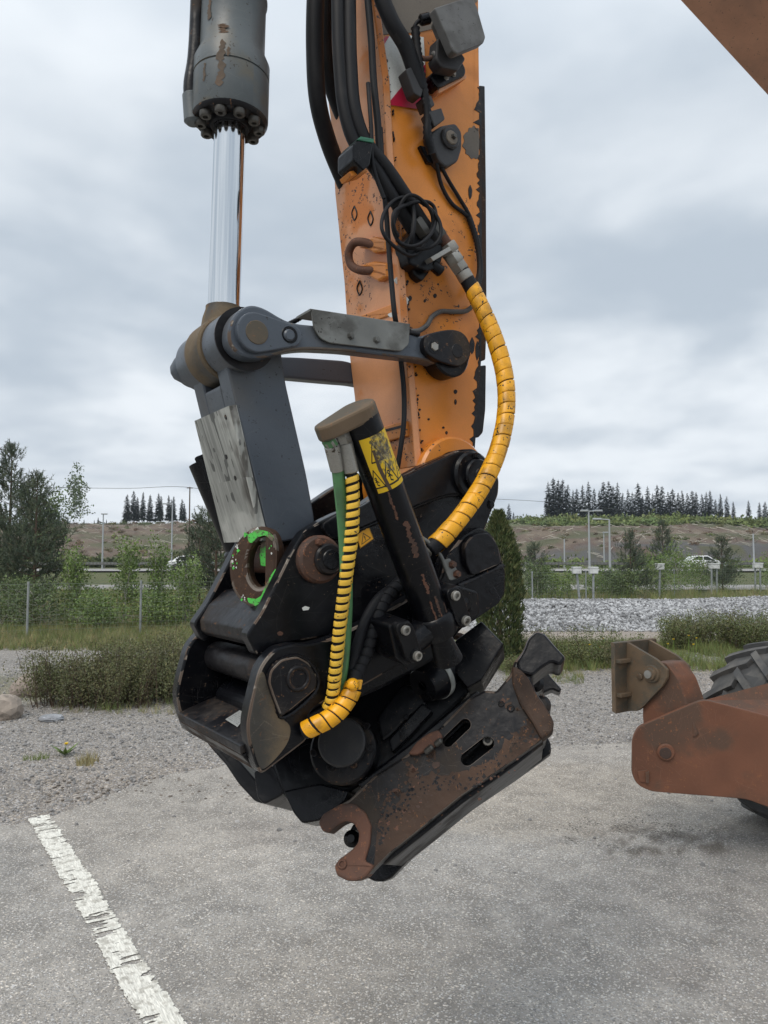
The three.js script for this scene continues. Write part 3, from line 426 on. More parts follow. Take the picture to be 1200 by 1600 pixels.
// ---------------------------------------------------------------- the tilting and rotating attachment
const tr = thing('tiltrotator', 'black tilting rotating attachment with hydraulic cylinders and rusty hooks, hanging from the excavator arm', 'attachment');
const BS = 0.186, BE = 0.226;
const brPts = [[415, 1030], [432, 1012], [460, 1005], [482, 1007], [520, 997], [600, 958], [690, 905], [698, 871], [724, 837], [749, 822], [769, 834], [783, 862], [789, 893], [789, 927], [780, 942], [735, 973], [690, 1000], [620, 1042], [545, 1085], [507, 1096], [482, 1115], [482, 1155], [460, 1172], [430, 1195], [409, 1211], [402, 1200], [389, 1160], [386, 1135], [390, 1110], [397, 1080], [405, 1047]];
const PC = MF.l(462, 1060, BE), PD = MF.l(752, 866, BE);
const brk = part('bracket', [plate(MF, brPts, BS, BE, { r: 0.014, bevel: 0.005 }), slab(MF, loc(MF, brPts, BE), -BE, -BS, { r: 0.014, bevel: 0.005 })], M_.black, tr, 'black upper bracket cheeks');
{
  part('rubbed_corner', plate(MF, [[404, 1056], [412, 1046], [420, 1075], [428, 1098], [440, 1122], [456, 1134], [452, 1160], [430, 1188], [411, 1204], [405, 1198], [393, 1160], [390, 1135], [394, 1110], [400, 1080]], BE - 0.002, BE + 0.0015, { r: 0.03, bevel: 0.001 }), M_.khaki, brk, 'corner rubbed to bare brown metal');
  const e1 = part('bracket_ear', plate(MF, [[420, 1067], [423, 1048], [440, 1031], [465, 1026], [483, 1036], [496, 1057], [495, 1076], [440, 1121], [430, 1096]], BE - 0.004, BE + 0.014, { r: 0.008, bevel: 0.003 }), M_.blackDusty, brk);
  { const q = MF.l(466, 1060, BE + 0.014), r = pxm(17, MF.w(466, 1060, BE)); part('weld_ring', new THREE.TorusGeometry(r, 0.005, 8, 40).applyMatrix4(new THREE.Matrix4().makeTranslation(q.x, q.y, BE + 0.014)).applyMatrix4(MF.m), M_.rustBlack, e1); }
  const e2 = part('bracket_ear', plate(MF, [[726, 851], [741, 834], [763, 832], [778, 851], [784, 880], [738, 900], [729, 882]], BE - 0.004, BE + 0.013, { r: 0.012, bevel: 0.003 }), M_.blackDusty, brk);
  part('stiffener', plate(MF, [[716, 916], [786, 884], [790, 893], [789, 927], [780, 943], [735, 974], [722, 980]], BE - 0.003, BE + 0.008, { r: 0.008, bevel: 0.003 }), M_.black, brk);
  edgeWearLight(brk, MF, brk, M_.edge, 0.47); edgeWearLight(e1, MF, e1, M_.edge, 0.42); edgeWearLight(e2, MF, e2, M_.edge, 0.46);
  part('weld_seam', weld(MF, [[420, 1067], [423, 1048], [440, 1031], [465, 1026], [483, 1036], [496, 1057], [495, 1076], [440, 1121], [430, 1096]], BE + 0.001, 0.005), M_.blackDusty, brk);
  part('weld_seam', weld(MF, [[716, 916], [786, 884]], BE + 0.003, 0.006, false), M_.blackDusty, brk);
  const pin = (q, m, len) => part('bracket_pin', lathe(MF, q.x, q.y, [[0.0001, -len], [0.036, -len], [0.036, len], [0.0001, len]], 36), m, brk);
  pin(PC, M_.rustBlack, BS + 0.01); pin(PD, M_.black, BS + 0.01);
  // floor between the cheeks, with the serial plate
  const FL = [[388, 1172], [430, 1150], [500, 1118], [545, 1090], [545, 1102], [500, 1130], [430, 1164], [390, 1187]];
  const fl = part('floor_plate', slab(MF, loc(MF, FL, BE), -BS - 0.002, BS + 0.002, { r: 0.004, bevel: 0.004 }), M_.blackDusty, brk, 'dusty floor plate');
  // lower rim of the bracket under the floor
  part('rim_plate', slab(MF, loc(MF, [[390, 1187], [404, 1178], [436, 1190], [410, 1211], [402, 1200]], BE), -BS - 0.002, BS + 0.002, { r: 0.004, bevel: 0.004 }), M_.rustBlack, brk);
  const top = loc(MF, [[388, 1172], [430, 1150]], BE), d = top[1].clone().sub(top[0]).normalize(), nn = UX.clone().multiplyScalar(-d.y).addScaledVector(UP, d.x), ee = UX.clone().multiplyScalar(d.x).addScaledVector(UP, d.y);
  const FP = new Frame(MF.at(top[0].x, top[0].y, 0), ee, ee.clone().cross(nn).negate(), nn);
  const [g, m] = quad(FP, [[380, 1106], [390, 1111], [371, 1136], [352, 1124]], 0.003, plateTex, 0.35); m.metalness = 0.3; part('serial_plate', g, m, brk, 'small silver serial plate');
}
// body of the tilt joint between the cheeks
part('tilt_body', slab(MF, loc(MF, [[452, 1120], [520, 1070], [600, 1020], [700, 960], [770, 920], [776, 950], [730, 1000], [700, 1036], [620, 1080], [560, 1106], [510, 1118], [480, 1136], [452, 1150]], BE), -BS + 0.01, BS - 0.005, { r: 0.03, bevel: 0.01 }), M_.black, tr, 'black tilt joint body');
// tilt cylinders (near one leans out over the cheek, far one beyond the bucket link)
function axisFrame(a, b, ref) { const z = b.clone().sub(a).normalize(), x = ref.clone().sub(z.clone().multiplyScalar(ref.dot(z))).normalize(); return new Frame(a, x, z.clone().cross(x), z); }
const GDIR = MF.at(PD.x, PD.y, 0).sub(MF.at(PC.x, PC.y, 0)).normalize();      // along the attachment
function tiltCylinder(a, b, R, mirror, label) {
  const L = a.distanceTo(b), F = axisFrame(a, b, GDIR);             // a = rod end, b = cap end
  const cy = part('tilt_cylinder', lathe(F, 0, 0, [[0.0001, 0.03], [R * 1.14, 0.03], [R * 1.2, 0.036], [R * 1.2, 0.072], [R * 1.1, 0.08], [R, 0.082], [R, L - 0.005], [0.0001, L - 0.005]], 44), M_.black, tr, label);
  part('rod', lathe(F, 0, 0, [[0.0001, -0.045], [R * 0.85, -0.045], [R * 0.75, -0.02], [R * 0.6, 0.03]], 30), M_.black, cy);
  const hull = []; const r1 = R * 1.0, r2 = R * 0.6, xo = mirror ? R * 1.2 : -R * 1.95; for (let i = 0; i <= 16; i++) { const t = -Math.PI / 2 - 0.15 + i / 16 * (Math.PI + 0.3); hull.push(new THREE.Vector2(r1 * Math.cos(t), r1 * Math.sin(t))); } for (let i = 0; i <= 12; i++) { const t = Math.PI / 2 + 0.15 + i / 12 * (Math.PI - 0.3); hull.push(new THREE.Vector2(xo + r2 * Math.cos(t), r2 * Math.sin(t))); }
  part('cylinder_cap', slab(F, hull, L - 0.012, L + 0.018, { r: 0, bevel: 0.005 }), mirror ? M_.black : M_.rustOlive, cy, mirror ? 'black end cap' : 'rusty olive end cap');
  return [cy, F, L];
}
const TA = MF.w(691, 1005, 0.28), TB = MF.w(560, 648, 0.375);
const TR = pxm(29.5, MF.w(625, 830, 0.33));
const [tc, TCF, TCL] = tiltCylinder(TA, TB, TR, false, 'black tilt cylinder with scraped paint');
{ // label wrapped round the barrel
  const h0 = 0.72 * TCL, h1 = 0.93 * TCL, R = TR + 0.0012, N = 20, pos = [], uv = [], idx = [];
  const vdir = EYE.clone().sub(TCF.at(0, 0, TCL * 0.8)).normalize(), cx = vdir.dot(TCF.ex), cy = vdir.dot(TCF.ey), a0 = Math.atan2(cy, cx);
  const sgn = TCF.ex.clone().multiplyScalar(-Math.sin(a0)).addScaledVector(TCF.ey, Math.cos(a0)).x > 0 ? 1 : -1;
  for (let i = 0; i <= N; i++) for (let j = 0; j <= 1; j++) { const t = a0 + sgn * (-0.42 + 1.75 * i / N), p = TCF.at(R * Math.cos(t), R * Math.sin(t), j ? h1 : h0); pos.push(p.x, p.y, p.z); uv.push(i / N, j); if (i < N && !j) { const o = i * 2; idx.push(o, o + 2, o + 1, o + 1, o + 2, o + 3); } }
  const g = new THREE.BufferGeometry(); g.setAttribute('position', new THREE.Float32BufferAttribute(pos, 3)); g.setAttribute('uv', new THREE.Float32BufferAttribute(uv, 2)); g.setIndex(idx); g.computeVertexNormals(); const n = g.toNonIndexed(); n.userData.keepUV = true;
  part('warning_label', n, std({ map: crushTex, roughness: 0.5 }), tc, 'scuffed yellow warning label');
  // scrapes down to rust
  const scr = (t0, w, z0, z1, seed) => { const Rr = rng(seed), pos = [], idx = [], K = 24; for (let k = 0; k <= K; k++) { const z = mix(z0, z1, k / K), c = t0 + (Rr() - 0.5) * w * 0.22 + Math.sin(k * 0.5) * w * 0.12, ww = w * (0.3 + 0.8 * Rr()) * (k === 0 || k === K ? 0.2 : 1); for (const s of [-0.5, 0.5]) { const p = TCF.at((TR + 0.0009) * Math.cos(c + s * ww), (TR + 0.0009) * Math.sin(c + s * ww), z * TCL); pos.push(p.x, p.y, p.z); } if (k < K) { const o = k * 2; idx.push(o, o + 1, o + 2, o + 1, o + 3, o + 2); } } const g = new THREE.BufferGeometry(); g.setAttribute('position', new THREE.Float32BufferAttribute(pos, 3)); g.setIndex(idx); g.computeVertexNormals(); part('paint_scrape', g, M_.rust, tc); };
  scr(a0 + sgn * 0.05, 0.16, 0.72, 0.6, 3); scr(a0 + sgn * 0.35, 0.4, 0.585, 0.43, 5); scr(a0 + sgn * 0.25, 0.22, 0.36, 0.27, 8); scr(a0 + sgn * 0.5, 0.18, 0.25, 0.1, 12); scr(a0 + sgn * 0.95, 0.15, 0.2, 0.08, 15); scr(a0 + sgn * 0.15, 0.12, 0.24, 0.14, 21);
}
{ const b = MF.w(317, 718, -0.30), a = MF.w(394, 900, -0.25); tiltCylinder(a, b, TR * 1.05, true, 'far side tilt cylinder'); }
// trunnion clamps with bright socket bolts
{
  const fr = axisFrame(TCF.at(0, 0, 0.05), TCF.at(0, 0, 0.3), GDIR);
  // clamp faces look outwards; their plane holds the attachment axis and the cylinder axis
  const nz = fr.ex.clone().cross(fr.ez).normalize(); if (nz.dot(SN) < 0) nz.negate();
  const CF = new Frame(TCF.at(0, 0, 0.03).addScaledVector(nz, TR * 0.9), fr.ez.clone().cross(nz).normalize(), fr.ez.clone(), nz);
  const cl = (pts, bolts, body) => {
    const c = part('trunnion_clamp', plate(CF, pts, -0.012, 0.006, { r: 0.008, bevel: 0.002 }), M_.black, tr);
    part('clamp_block', plate(CF, body, -0.085, -0.01, { r: 0.01, bevel: 0.004 }), M_.black, c);
    for (const [x, y] of bolts) { part('washer', disc(CF, x, y, 0.005, 0.0075, 10, 0.0005), M_.black, c); part('bolt', socketBolt(CF, x, y, 0.006, 7.8, 0.01), M_.steel, c); }
  };
  cl([[619, 982], [624, 973], [639, 971], [646, 978], [661, 1022], [657, 1032], [645, 1038], [637, 1032]], [[631.5, 984], [650, 1024]], [[608, 978], [640, 968], [663, 1024], [634, 1042], [620, 1030]]);
  cl([[698, 928], [703, 920], [715, 917], [722, 924], [737, 968], [733, 977], [722, 981], [714, 974]], [[709.5, 930], [726, 969]], [[694, 925], [716, 915], [748, 925], [750, 960], [724, 984]]);
  part('trunnion', capped(TCF.at(-0.085, 0, 0.055), TCF.at(0.085, 0, 0.055), 0.03, 0.004), M_.black, tr);
}
// lower frame: what tilts and turns below the bracket
const TZ = V(-0.17, 0.37, 0.91).normalize(), TP = MF.w(690, 1190, 0.235);
const tmp = new Frame(TP, V(1, 0, 0), V(0, 1, 0), TZ), TXd = tmp.w(845, 1155, 0).sub(tmp.w(565, 1372, 0)).normalize();
const TF = new Frame(TP, TXd, TZ.clone().cross(TXd), TZ);
{
  // rotor housing
  const hs = part('rotor_housing', [plate(TF, [[418, 1175], [482, 1120], [560, 1080], [640, 1040], [700, 1015], [742, 1060], [730, 1086], [640, 1170], [592, 1205], [545, 1238], [500, 1268], [470, 1283], [440, 1240]], -0.30, -0.06, { r: 0.02, bevel: 0.008 })], M_.black, tr, 'black rotor housing');
  part('side_foot', plate(TF, [[442, 1236], [500, 1224], [545, 1236], [536, 1256], [500, 1282], [472, 1287], [458, 1270]], -0.14, -0.02, { r: 0.008, bevel: 0.004 }), M_.black, hs);
  part('side_foot', plate(TF, [[396, 1205], [440, 1192], [476, 1200], [438, 1244], [412, 1257], [402, 1247]], -0.3, -0.07, { r: 0.008, bevel: 0.004 }), M_.blackDusty, hs);
  part('rusty_skirt', plate(TF, [[312, 1135], [330, 1150], [372, 1186], [410, 1230], [412, 1256], [398, 1252], [372, 1224], [352, 1194], [332, 1172], [318, 1154]], -0.33, -0.20, { r: 0.008, bevel: 0.004 }), M_.rustBlack, hs, 'rust edged lower skirt');
  part('gear_ring', slab(TF, loc(TF, [[560, 1226], [600, 1196], [650, 1158], [705, 1112], [745, 1080], [752, 1086], [700, 1134], [640, 1182], [570, 1236]], -0.02), -0.30, -0.008, { r: 0.006, bevel: 0.004 }), M_.black, hs);
  const fl = part('motor_cover', disc(TF, 535, 1171, -0.08, -0.008, 53, 0.005), M_.blackDusty, hs, 'round bolted motor cover');
  part('cover_disc', disc(TF, 533, 1159, -0.035, 0.014, 38, 0.004), M_.plastic, fl);
  for (const [x, y] of [[573, 1135], [578, 1169], [553, 1195], [517, 1199], [491, 1176], [489, 1144]]) part('bolt', socketBolt(TF, x, y, -0.009, 6, 0.008), M_.rustBlack, fl);
  part('valve_block', plate(TF, [[588, 1120], [628, 1068], [652, 1072], [668, 1100], [642, 1116], [610, 1150], [596, 1160]], -0.1, -0.035, { r: 0.01, bevel: 0.006 }), M_.black, hs);
  part('valve_block', plate(TF, [[606, 1156], [660, 1098], [676, 1110], [640, 1150], [612, 1176]], -0.09, -0.028, { r: 0.006, bevel: 0.004 }), M_.black, hs);
  for (const [x, y] of [[635, 1121], [619, 1154], [658, 1062]]) part('plug', socketBolt(TF, x, y, -0.035, 4, 0.006), M_.black, hs);
  // clevis lever carrying the rod eye
  part('lever', plate(TF, [[712, 1000], [752, 970], [787, 1006], [752, 1062], [730, 1074], [712, 1052], [704, 1020]], -0.14, -0.012, { r: 0.004, bevel: 0.004 }), M_.black, hs);
  const ax0 = TF.w(660, 1072, 0.0), ax1 = TF.w(738, 1012, -0.11), L = ax0.distanceTo(ax1), r = 0.052;
  part('rod_eye', between(ax0, ax1, [[0.012, 0], [r * 0.75, 0], [r * 0.95, L * 0.12], [r * 1.02, L * 0.2], [r * 1.02, L * 0.3], [r * 0.86, L * 0.33], [r * 0.86, L * 0.66], [0.012, L * 0.66]], 40), M_.black, hs);
  part('wear_ring', between(ax0, ax1, [[r * 0.9, L * 0.2], [r * 1.06, L * 0.2], [r * 1.06, L * 0.27], [r * 0.9, L * 0.27]], 40), M_.wornPlate, hs, 'bright worn ring');
  part('wear_ring', between(ax0, ax1, [[r * 0.9, L * 0.74], [r * 1.12, L * 0.74], [r * 1.12, L * 0.82], [r * 0.9, L * 0.82]], 40), M_.rust, hs, 'rusty ring');
}
{
  // lower coupler: near cheek with hooks, far cheek, middle body
  const near = [[497, 1285], [504, 1272], [531, 1256], [545, 1250], [587, 1210], [637, 1178], [690, 1134], [731, 1092], [757, 1078], [775, 1080], [797, 1054], [803, 1034], [817, 1017], [824, 998], [838, 985], [851, 989], [868, 1010], [884, 1027], [880, 1034], [866, 1028], [846, 1037], [832, 1052], [831, 1062], [837, 1080], [851, 1102], [864, 1124], [865, 1142], [846, 1156], [803, 1187], [720, 1243], [651, 1299], [608, 1333], [572, 1370], [556, 1377], [541, 1376], [526, 1368], [522, 1353], [530, 1342], [548, 1329], [559, 1317], [561, 1302], [553, 1287], [541, 1283], [530, 1288], [512, 1302], [503, 1298]];
  const slot = (x0, y0, x1, y1, w) => { const a = TF.l(x0, y0, 0), b = TF.l(x1, y1, 0), R = pxm(w, TF.w(x0, y0, 0)), t = Math.atan2(b.y - a.y, b.x - a.x), o = []; for (let i = 0; i <= 10; i++) { const k = t - Math.PI / 2 + i / 10 * Math.PI; o.push(new THREE.Vector2(b.x + R * Math.cos(k), b.y + R * Math.sin(k))); } for (let i = 0; i <= 10; i++) { const k = t + Math.PI / 2 + i / 10 * Math.PI; o.push(new THREE.Vector2(a.x + R * Math.cos(k), a.y + R * Math.sin(k))); } return o; };
  const h1 = slot(700, 1158, 727, 1132, 13), h2 = slot(730, 1186, 762, 1161, 14.5);
  const lc = part('lower_coupler', plate(TF, near, -0.05, 0, { r: 0.006, bevel: 0.006, holes: [h1.slice().reverse(), h2.slice().reverse()] }), M_.blackDusty, tr, 'rust stained lower coupler cheek');
  edgeWearLight(lc, TF, lc, M_.edge, 0.46);
  const nv = loc(TF, near, 0);
  part('far_cheek', slab(TF, nv.map(v => new THREE.Vector2(v.x, v.y - 0.004)), -0.36, -0.31, { r: 0.006, bevel: 0.005 }), M_.black, lc);
  part('hook_face', plate(TF, [[497, 1285], [504, 1272], [531, 1256], [552, 1255], [570, 1268], [580, 1290], [578, 1318], [570, 1345], [585, 1352], [572, 1370], [556, 1377], [541, 1376], [526, 1368], [522, 1353], [530, 1342], [548, 1329], [559, 1317], [561, 1302], [553, 1287], [541, 1283], [530, 1288], [512, 1302], [503, 1298]], -0.052, 0.008, { r: 0.005, bevel: 0.005 }), M_.rust, lc, 'rusty brown hook');
  { // band of brown rust along the lower edge, with a ragged upper outline
    const R = rng(31), up = [], lo = [[865, 1142], [846, 1155], [803, 1186], [720, 1242], [651, 1298], [608, 1332], [584, 1356]];
    const line = [[588, 1290], [604, 1262], [628, 1244], [640, 1218], [668, 1206], [690, 1208], [716, 1206], [744, 1200], [770, 1186], [790, 1160], [806, 1146], [824, 1128], [846, 1112]];
    for (let i = 0; i < line.length - 1; i++) for (let k = 0; k < 7; k++) up.push([mix(line[i][0], line[i + 1][0], k / 7) + (R() - 0.5) * 9, mix(line[i][1], line[i + 1][1], k / 7) + (R() - 0.5) * 11]);
    part('rust_layer', plate(TF, up.concat(lo), -0.001, 0.0012, { r: 0.001, bevel: 0 }), M_.rustBand, lc, 'brown rust layer with ragged outline');
    const sp = (m, seed, n, off) => { const Rq = rng(seed), gs = []; for (let k = 0; k < n; k++) { const j = Math.floor(Rq() * (line.length - 1)), t = Rq(), x = mix(line[j][0], line[j + 1][0], t) + (Rq() - 0.5) * 16, y = mix(line[j][1], line[j + 1][1], t) + off * (0.2 + Rq()) + (Rq() - 0.5) * 8, r = 1 + 3.4 * Rq() * Rq(), pl = []; if (off < 0 && x > 680 && y > 1112 && y < 1204) continue; for (let q = 0; q < 7; q++) { const a = q / 7 * 6.283; pl.push([x + Math.cos(a) * r * (0.4 + Rq()), y + Math.sin(a) * r * (0.4 + Rq())]); } gs.push(plate(TF, pl, -0.001, off > 0 ? 0.0016 : 0.001, { r: 0, bevel: 0 })); } part('rust_flecks', gs, m, lc).userData.kind = 'stuff'; };
    sp(M_.rustBand, 51, 170, -26); sp(M_.blackDusty, 52, 200, 26); sp(M_.rust, 53, 60, 44);
    for (let k = 0; k < 26; k++) { const x = 600 + R() * 230, y = 1290 - (x - 600) * 0.78 + (R() - 0.5) * 60 - 30, r = 2 + R() * 5, pl = []; if (x > 685 && y > 1112 && y < 1200) continue; for (let q = 0; q < 8; q++) { const a = q / 8 * 6.283; pl.push([x + Math.cos(a) * r * (0.5 + R()), y + Math.sin(a) * r * (0.4 + R())]); } part('rust_spot', plate(TF, pl, -0.001, 0.0009, { r: 0, bevel: 0 }), R() < 0.6 ? M_.rustBand : M_.rust, lc); }
  }
  part('hook_bolt', socketBolt(TF, 535, 1350, 0.007, 7.5, 0.006), M_.rust, lc);
  part('hook_rim', plate(TF, [[800, 1040], [815, 1046], [826, 1060], [838, 1084], [854, 1106], [866, 1128], [864, 1143], [846, 1156], [832, 1130], [812, 1100], [800, 1066]], -0.04, 0.012, { r: 0.008, bevel: 0.005 }), M_.rustBand, lc, 'brown rubbed hook edge');
  part('hook_rim', plate(TF, [[806, 1036], [818, 1017], [825, 998], [838, 986], [851, 990], [868, 1010], [884, 1027], [876, 1040], [862, 1034], [846, 1044], [832, 1056], [812, 1050]], -0.10, 0.012, { r: 0.008, bevel: 0.006 }), M_.black, lc);
  // body between the cheeks
  part('coupler_body', [plate(TF, [[600, 1220], [690, 1140], [757, 1090], [800, 1075], [830, 1110], [850, 1140], [803, 1180], [720, 1236], [651, 1290], [610, 1318], [585, 1300], [584, 1262]], -0.312, -0.11, { r: 0.01, bevel: 0.006 }), plate(TF, [[545, 1252], [587, 1212], [637, 1180], [731, 1094], [757, 1080], [775, 1084], [740, 1112], [640, 1198], [590, 1240]], -0.312, -0.05, { r: 0.006, bevel: 0.004 })], M_.black, lc, 'dark coupler body');
  part('lower_beam', plate(TF, [[590, 1340], [651, 1297], [720, 1241], [803, 1185], [846, 1154], [850, 1162], [806, 1196], [722, 1256], [655, 1310], [600, 1352]], -0.3, -0.05, { r: 0.005, bevel: 0.004 }), M_.blackDusty, lc);
  const bar = (x, y, c0, c1, r, m) => part('lock_bar', disc(TF, x, y, c0, c1, r, 0.01), m, lc);
  bar(846, 1100, -0.25, -0.055, 15, M_.blackDusty); bar(842, 1136, -0.27, -0.052, 14, M_.black); bar(836, 1066, -0.33, -0.2, 14, M_.black); bar(548, 1310, -0.3, -0.052, 13, M_.black);
  part('slot_bolt', socketBolt(TF, 763, 1160, -0.04, 8.5, 0.03), M_.steelDark, lc);
  const ey = part('latch', plate(TF, [[637, 1178], [650, 1160], [668, 1146], [684, 1140], [692, 1150], [684, 1164], [668, 1172], [650, 1180]], -0.002, 0.014, { r: 0.006, bevel: 0.004 }), M_.rust, lc, 'rusty latch eye');
  part('latch_pin', capped(TF.w(664, 1176, 0.012), TF.w(676, 1166, 0.02), 0.007), M_.steelDark, ey); part('latch_pin', capped(TF.w(680, 1164, 0.012), TF.w(690, 1156, 0.02), 0.007), M_.steelDark, ey);
  part('plug', socketBolt(TF, 798, 1107, -0.001, 6, 0.004), M_.black, lc); part('plug', socketBolt(TF, 783, 1100, -0.001, 5, 0.004), M_.black, lc);
}
// small steel bracket behind the hose end
{ const b = part('hose_bracket', [plate(MF, [[690, 876], [704, 872], [718, 895], [716, 904], [703, 908]], BE + 0.03, BE + 0.037, { r: 0.006 }), tube(W3([[655, 838, BE + 0.03], [672, 850, BE + 0.035], [688, 868, BE + 0.035], [697, 890, BE + 0.034]]), 0.005, 24, 8)], M_.galv, tr, 'grey steel hose bracket'); part('bolt', hexBolt(MF, 706, 882, BE + 0.037, 5.5), M_.rust, b); part('bolt', hexBolt(MF, 713, 897, BE + 0.037, 5.5), M_.rust, b); }

// ---------------------------------------------------------------- hoses, cables and fittings
function wrappedHose(pts, r, t0, t1, pitch, wrapMat, parent, nm, label, hoseMat = M_.rubber, fill = 0.86) {
  const c = curve(pts), g = endCaps(new THREE.TubeGeometry(c, 140, r, 14), c, r, 14), h = part(nm, g, hoseMat, parent, label);
  part('spiral_wrap', spiralWrap(c, t0, t1, r + 0.0006, pitch, fill), wrapMat, h); return h;
}
{
  // big yellow hose from the stick to the attachment
  const bp = W3([[700, 392, 0.15], [722, 424, 0.16], [738, 452, 0.17], [756, 488, 0.19], [776, 538, 0.215], [789, 590, 0.235], [791, 640, 0.25], [780, 698, 0.262], [757, 752, 0.27], [724, 802, 0.268], [690, 842, 0.262], [672, 858, 0.255]]);
  const hz = wrappedHose(bp, 0.0185, 0.125, 0.985, 0.029, M_.yellow, ex, 'hydraulic_hose', 'large hose in yellow spiral wrap', M_.rubber, 0.955);
  part('hose_fitting', [capped(bp[0].clone(), bp[1].clone(), 0.022, 0.003, 6), capped(bp[1], bp[1].clone().lerp(bp[2], 0.5), 0.019, 0.003)], M_.steel, hz);
  part('hose_fitting', [capped(MF.w(684, 846, 0.26), MF.w(672, 857, 0.255), 0.017, 0.002, 6), capped(MF.w(672, 857, 0.255), MF.w(660, 868, 0.24), 0.013, 0.002)], M_.steel, hz);
  // hoses on the tilt cylinder
  const f1 = TCF.at(-TR * 2.15, 0, TCL - 0.012), f2 = TCF.at(-TR * 1.3, 0, TCL - 0.012);
  const g1 = curve([f1, MF.w(523, 706, 0.36), MF.w(531, 760, 0.34), MF.w(539, 850, 0.31), MF.w(541, 950, 0.28), MF.w(535, 1040, 0.25), MF.w(528, 1085, 0.235)]);
  const gh = part('hydraulic_hose', endCaps(new THREE.TubeGeometry(g1, 90, 0.0125, 14), g1, 0.0125, 14), M_.greenHose, tr, 'plain green hose'); part('hose_fitting', [capped(f1, g1.getPointAt(0.035), 0.0135, 0.002, 6), capped(g1.getPointAt(0.03), g1.getPointAt(0.13), 0.0145, 0.002)], M_.steel, gh);
  const pY = [f2, MF.w(544, 708, 0.366), MF.w(551, 760, 0.36), MF.w(550, 830, 0.345), MF.w(541, 900, 0.325), MF.w(531, 980, 0.295), MF.w(524, 1050, 0.265), MF.w(517, 1098, 0.24), MF.w(508, 1112, 0.225)];
  const yh = wrappedHose(pY, 0.0105, 0.14, 0.98, 0.0165, M_.yellowPale, tr, 'hydraulic_hose', 'slim hose in yellow spiral wrap', M_.rubber, 0.66); const yc = curve(pY); part('hose_fitting', [capped(f2, yc.getPointAt(0.05), 0.0145, 0.002, 6), capped(yc.getPointAt(0.04), yc.getPointAt(0.14), 0.0145, 0.002)], M_.steel, yh);
  // thick hose curving to the rotor
  wrappedHose(W3([[476, 1142, 0.235], [492, 1134, 0.25], [516, 1122, 0.26], [538, 1100, 0.262], [551, 1076, 0.26], [556, 1050, 0.255]]), 0.0165, 0.02, 0.86, 0.021, M_.yellow, tr, 'hydraulic_hose', 'short bent hose in yellow wrap', M_.rubber, 0.86);
  const bh = wrappedHose(W3([[556, 1056, 0.255], [572, 1020, 0.255], [584, 980, 0.255], [598, 944, 0.25], [618, 918, 0.24], [640, 900, 0.225]]), 0.0125, 0.02, 0.98, 0.019, M_.rubber, tr, 'hydraulic_hose', 'black spiral wrapped hose');
  part('hydraulic_hose', tube(W3([[545, 1060, 0.245], [558, 1010, 0.25], [572, 968, 0.25], [590, 938, 0.245], [612, 920, 0.23]]), 0.0115, 0, 14), M_.rubber, tr, 'plain black hose');
  part('hose_cap', new THREE.SphereGeometry(0.0135, 16, 12).applyMatrix4(new THREE.Matrix4().makeTranslation(...MF.w(551, 1070, 0.272).toArray())), M_.yellow, tr);
  // hoses running down the stick
  const H = (pts, r, label, m = M_.rubber) => part('hydraulic_hose', tube(W3(pts), r, 0, 14), m, ex, label);
  H([[502, -120, 0.03], [494, -20, 0.02], [492, 80, 0.0], [497, 160, -0.02], [513, 222, -0.05], [540, 290, -0.1]], 0.022, 'thick black hose looping off the stick');
  H([[518, -120, -0.02], [511, -20, -0.04], [508, 60, -0.06], [515, 130, -0.08], [540, 200, -0.1]], 0.017, 'black hose behind the loop');
  H([[528, -120, 0.12], [528, 0, 0.125], [531, 100, 0.13], [540, 180, 0.135], [556, 226, 0.14], [585, 262, 0.15], [612, 306, 0.155], [640, 352, 0.15], [662, 384, 0.145]], 0.0155, 'black hose down the front of the stick');
  H([[545, -120, 0.13], [546, 0, 0.135], [548, 100, 0.14], [555, 175, 0.145], [572, 222, 0.15], [604, 262, 0.16], [634, 306, 0.165], [660, 346, 0.16], [684, 380, 0.15]], 0.0155, 'black hose beside it');
  H([[584, -120, 0.16], [592, -20, 0.165], [612, 34, 0.17], [634, 72, 0.17], [648, 112, 0.165], [656, 140, 0.16]], 0.019, 'thick black hose from above');
  H([[567, -120, 0.15], [575, 0, 0.15], [580, 60, 0.15], [584, 130, 0.15], [590, 190, 0.152], [594, 240, 0.155], [600, 262, 0.16]], 0.0085, 'thin black hose');
  H([[594, 200, 0.15], [598, 270, 0.15], [604, 340, 0.15], [610, 420, 0.15], [617, 495, 0.16], [619, 505, 0.15], [626, 560, 0.12], [631, 610, 0.12], [631, 660, 0.128], [626, 700, 0.125], [619, 742, 0.11]], 0.0062, 'thin black cable down to the tip');
  H([[575, 130, 0.16], [580, 200, 0.165], [583, 260, 0.165], [600, 310, 0.17]], 0.005, 'thin black cable');
  part('grey_conduit', corrugated(W3([[739, 478, 0.13], [728, 486, 0.125], [705, 487, 0.122], [688, 487, 0.122], [675, 495, 0.122], [668, 507, 0.124], [656, 516, 0.13], [640, 518, 0.15]]), 0.0065, 0.005), M_.plasticGrey, ex);
  part('signal_cable', tube(W3([[682, 256, 0.14], [690, 290, 0.125], [706, 318, 0.122], [730, 338, 0.122], [741, 362, 0.122], [747, 396, 0.125], [748, 424, 0.13], [742, 446, 0.14]]), 0.005, 0, 8), M_.rubber, ex);
  part('signal_cable', tube(W3([[690, 262, 0.14], [702, 284, 0.125], [718, 310, 0.122], [734, 338, 0.124], [744, 372, 0.128], [750, 410, 0.132], [749, 436, 0.14], [745, 456, 0.155]]), 0.005, 0, 8), M_.rubber, ex);
  part('cable_sleeve', corrugated(W3([[732, 338, 0.124], [742, 366, 0.127], [749, 400, 0.13], [750, 428, 0.135], [744, 450, 0.15]]), 0.0085, 0.009), M_.rubber, ex);
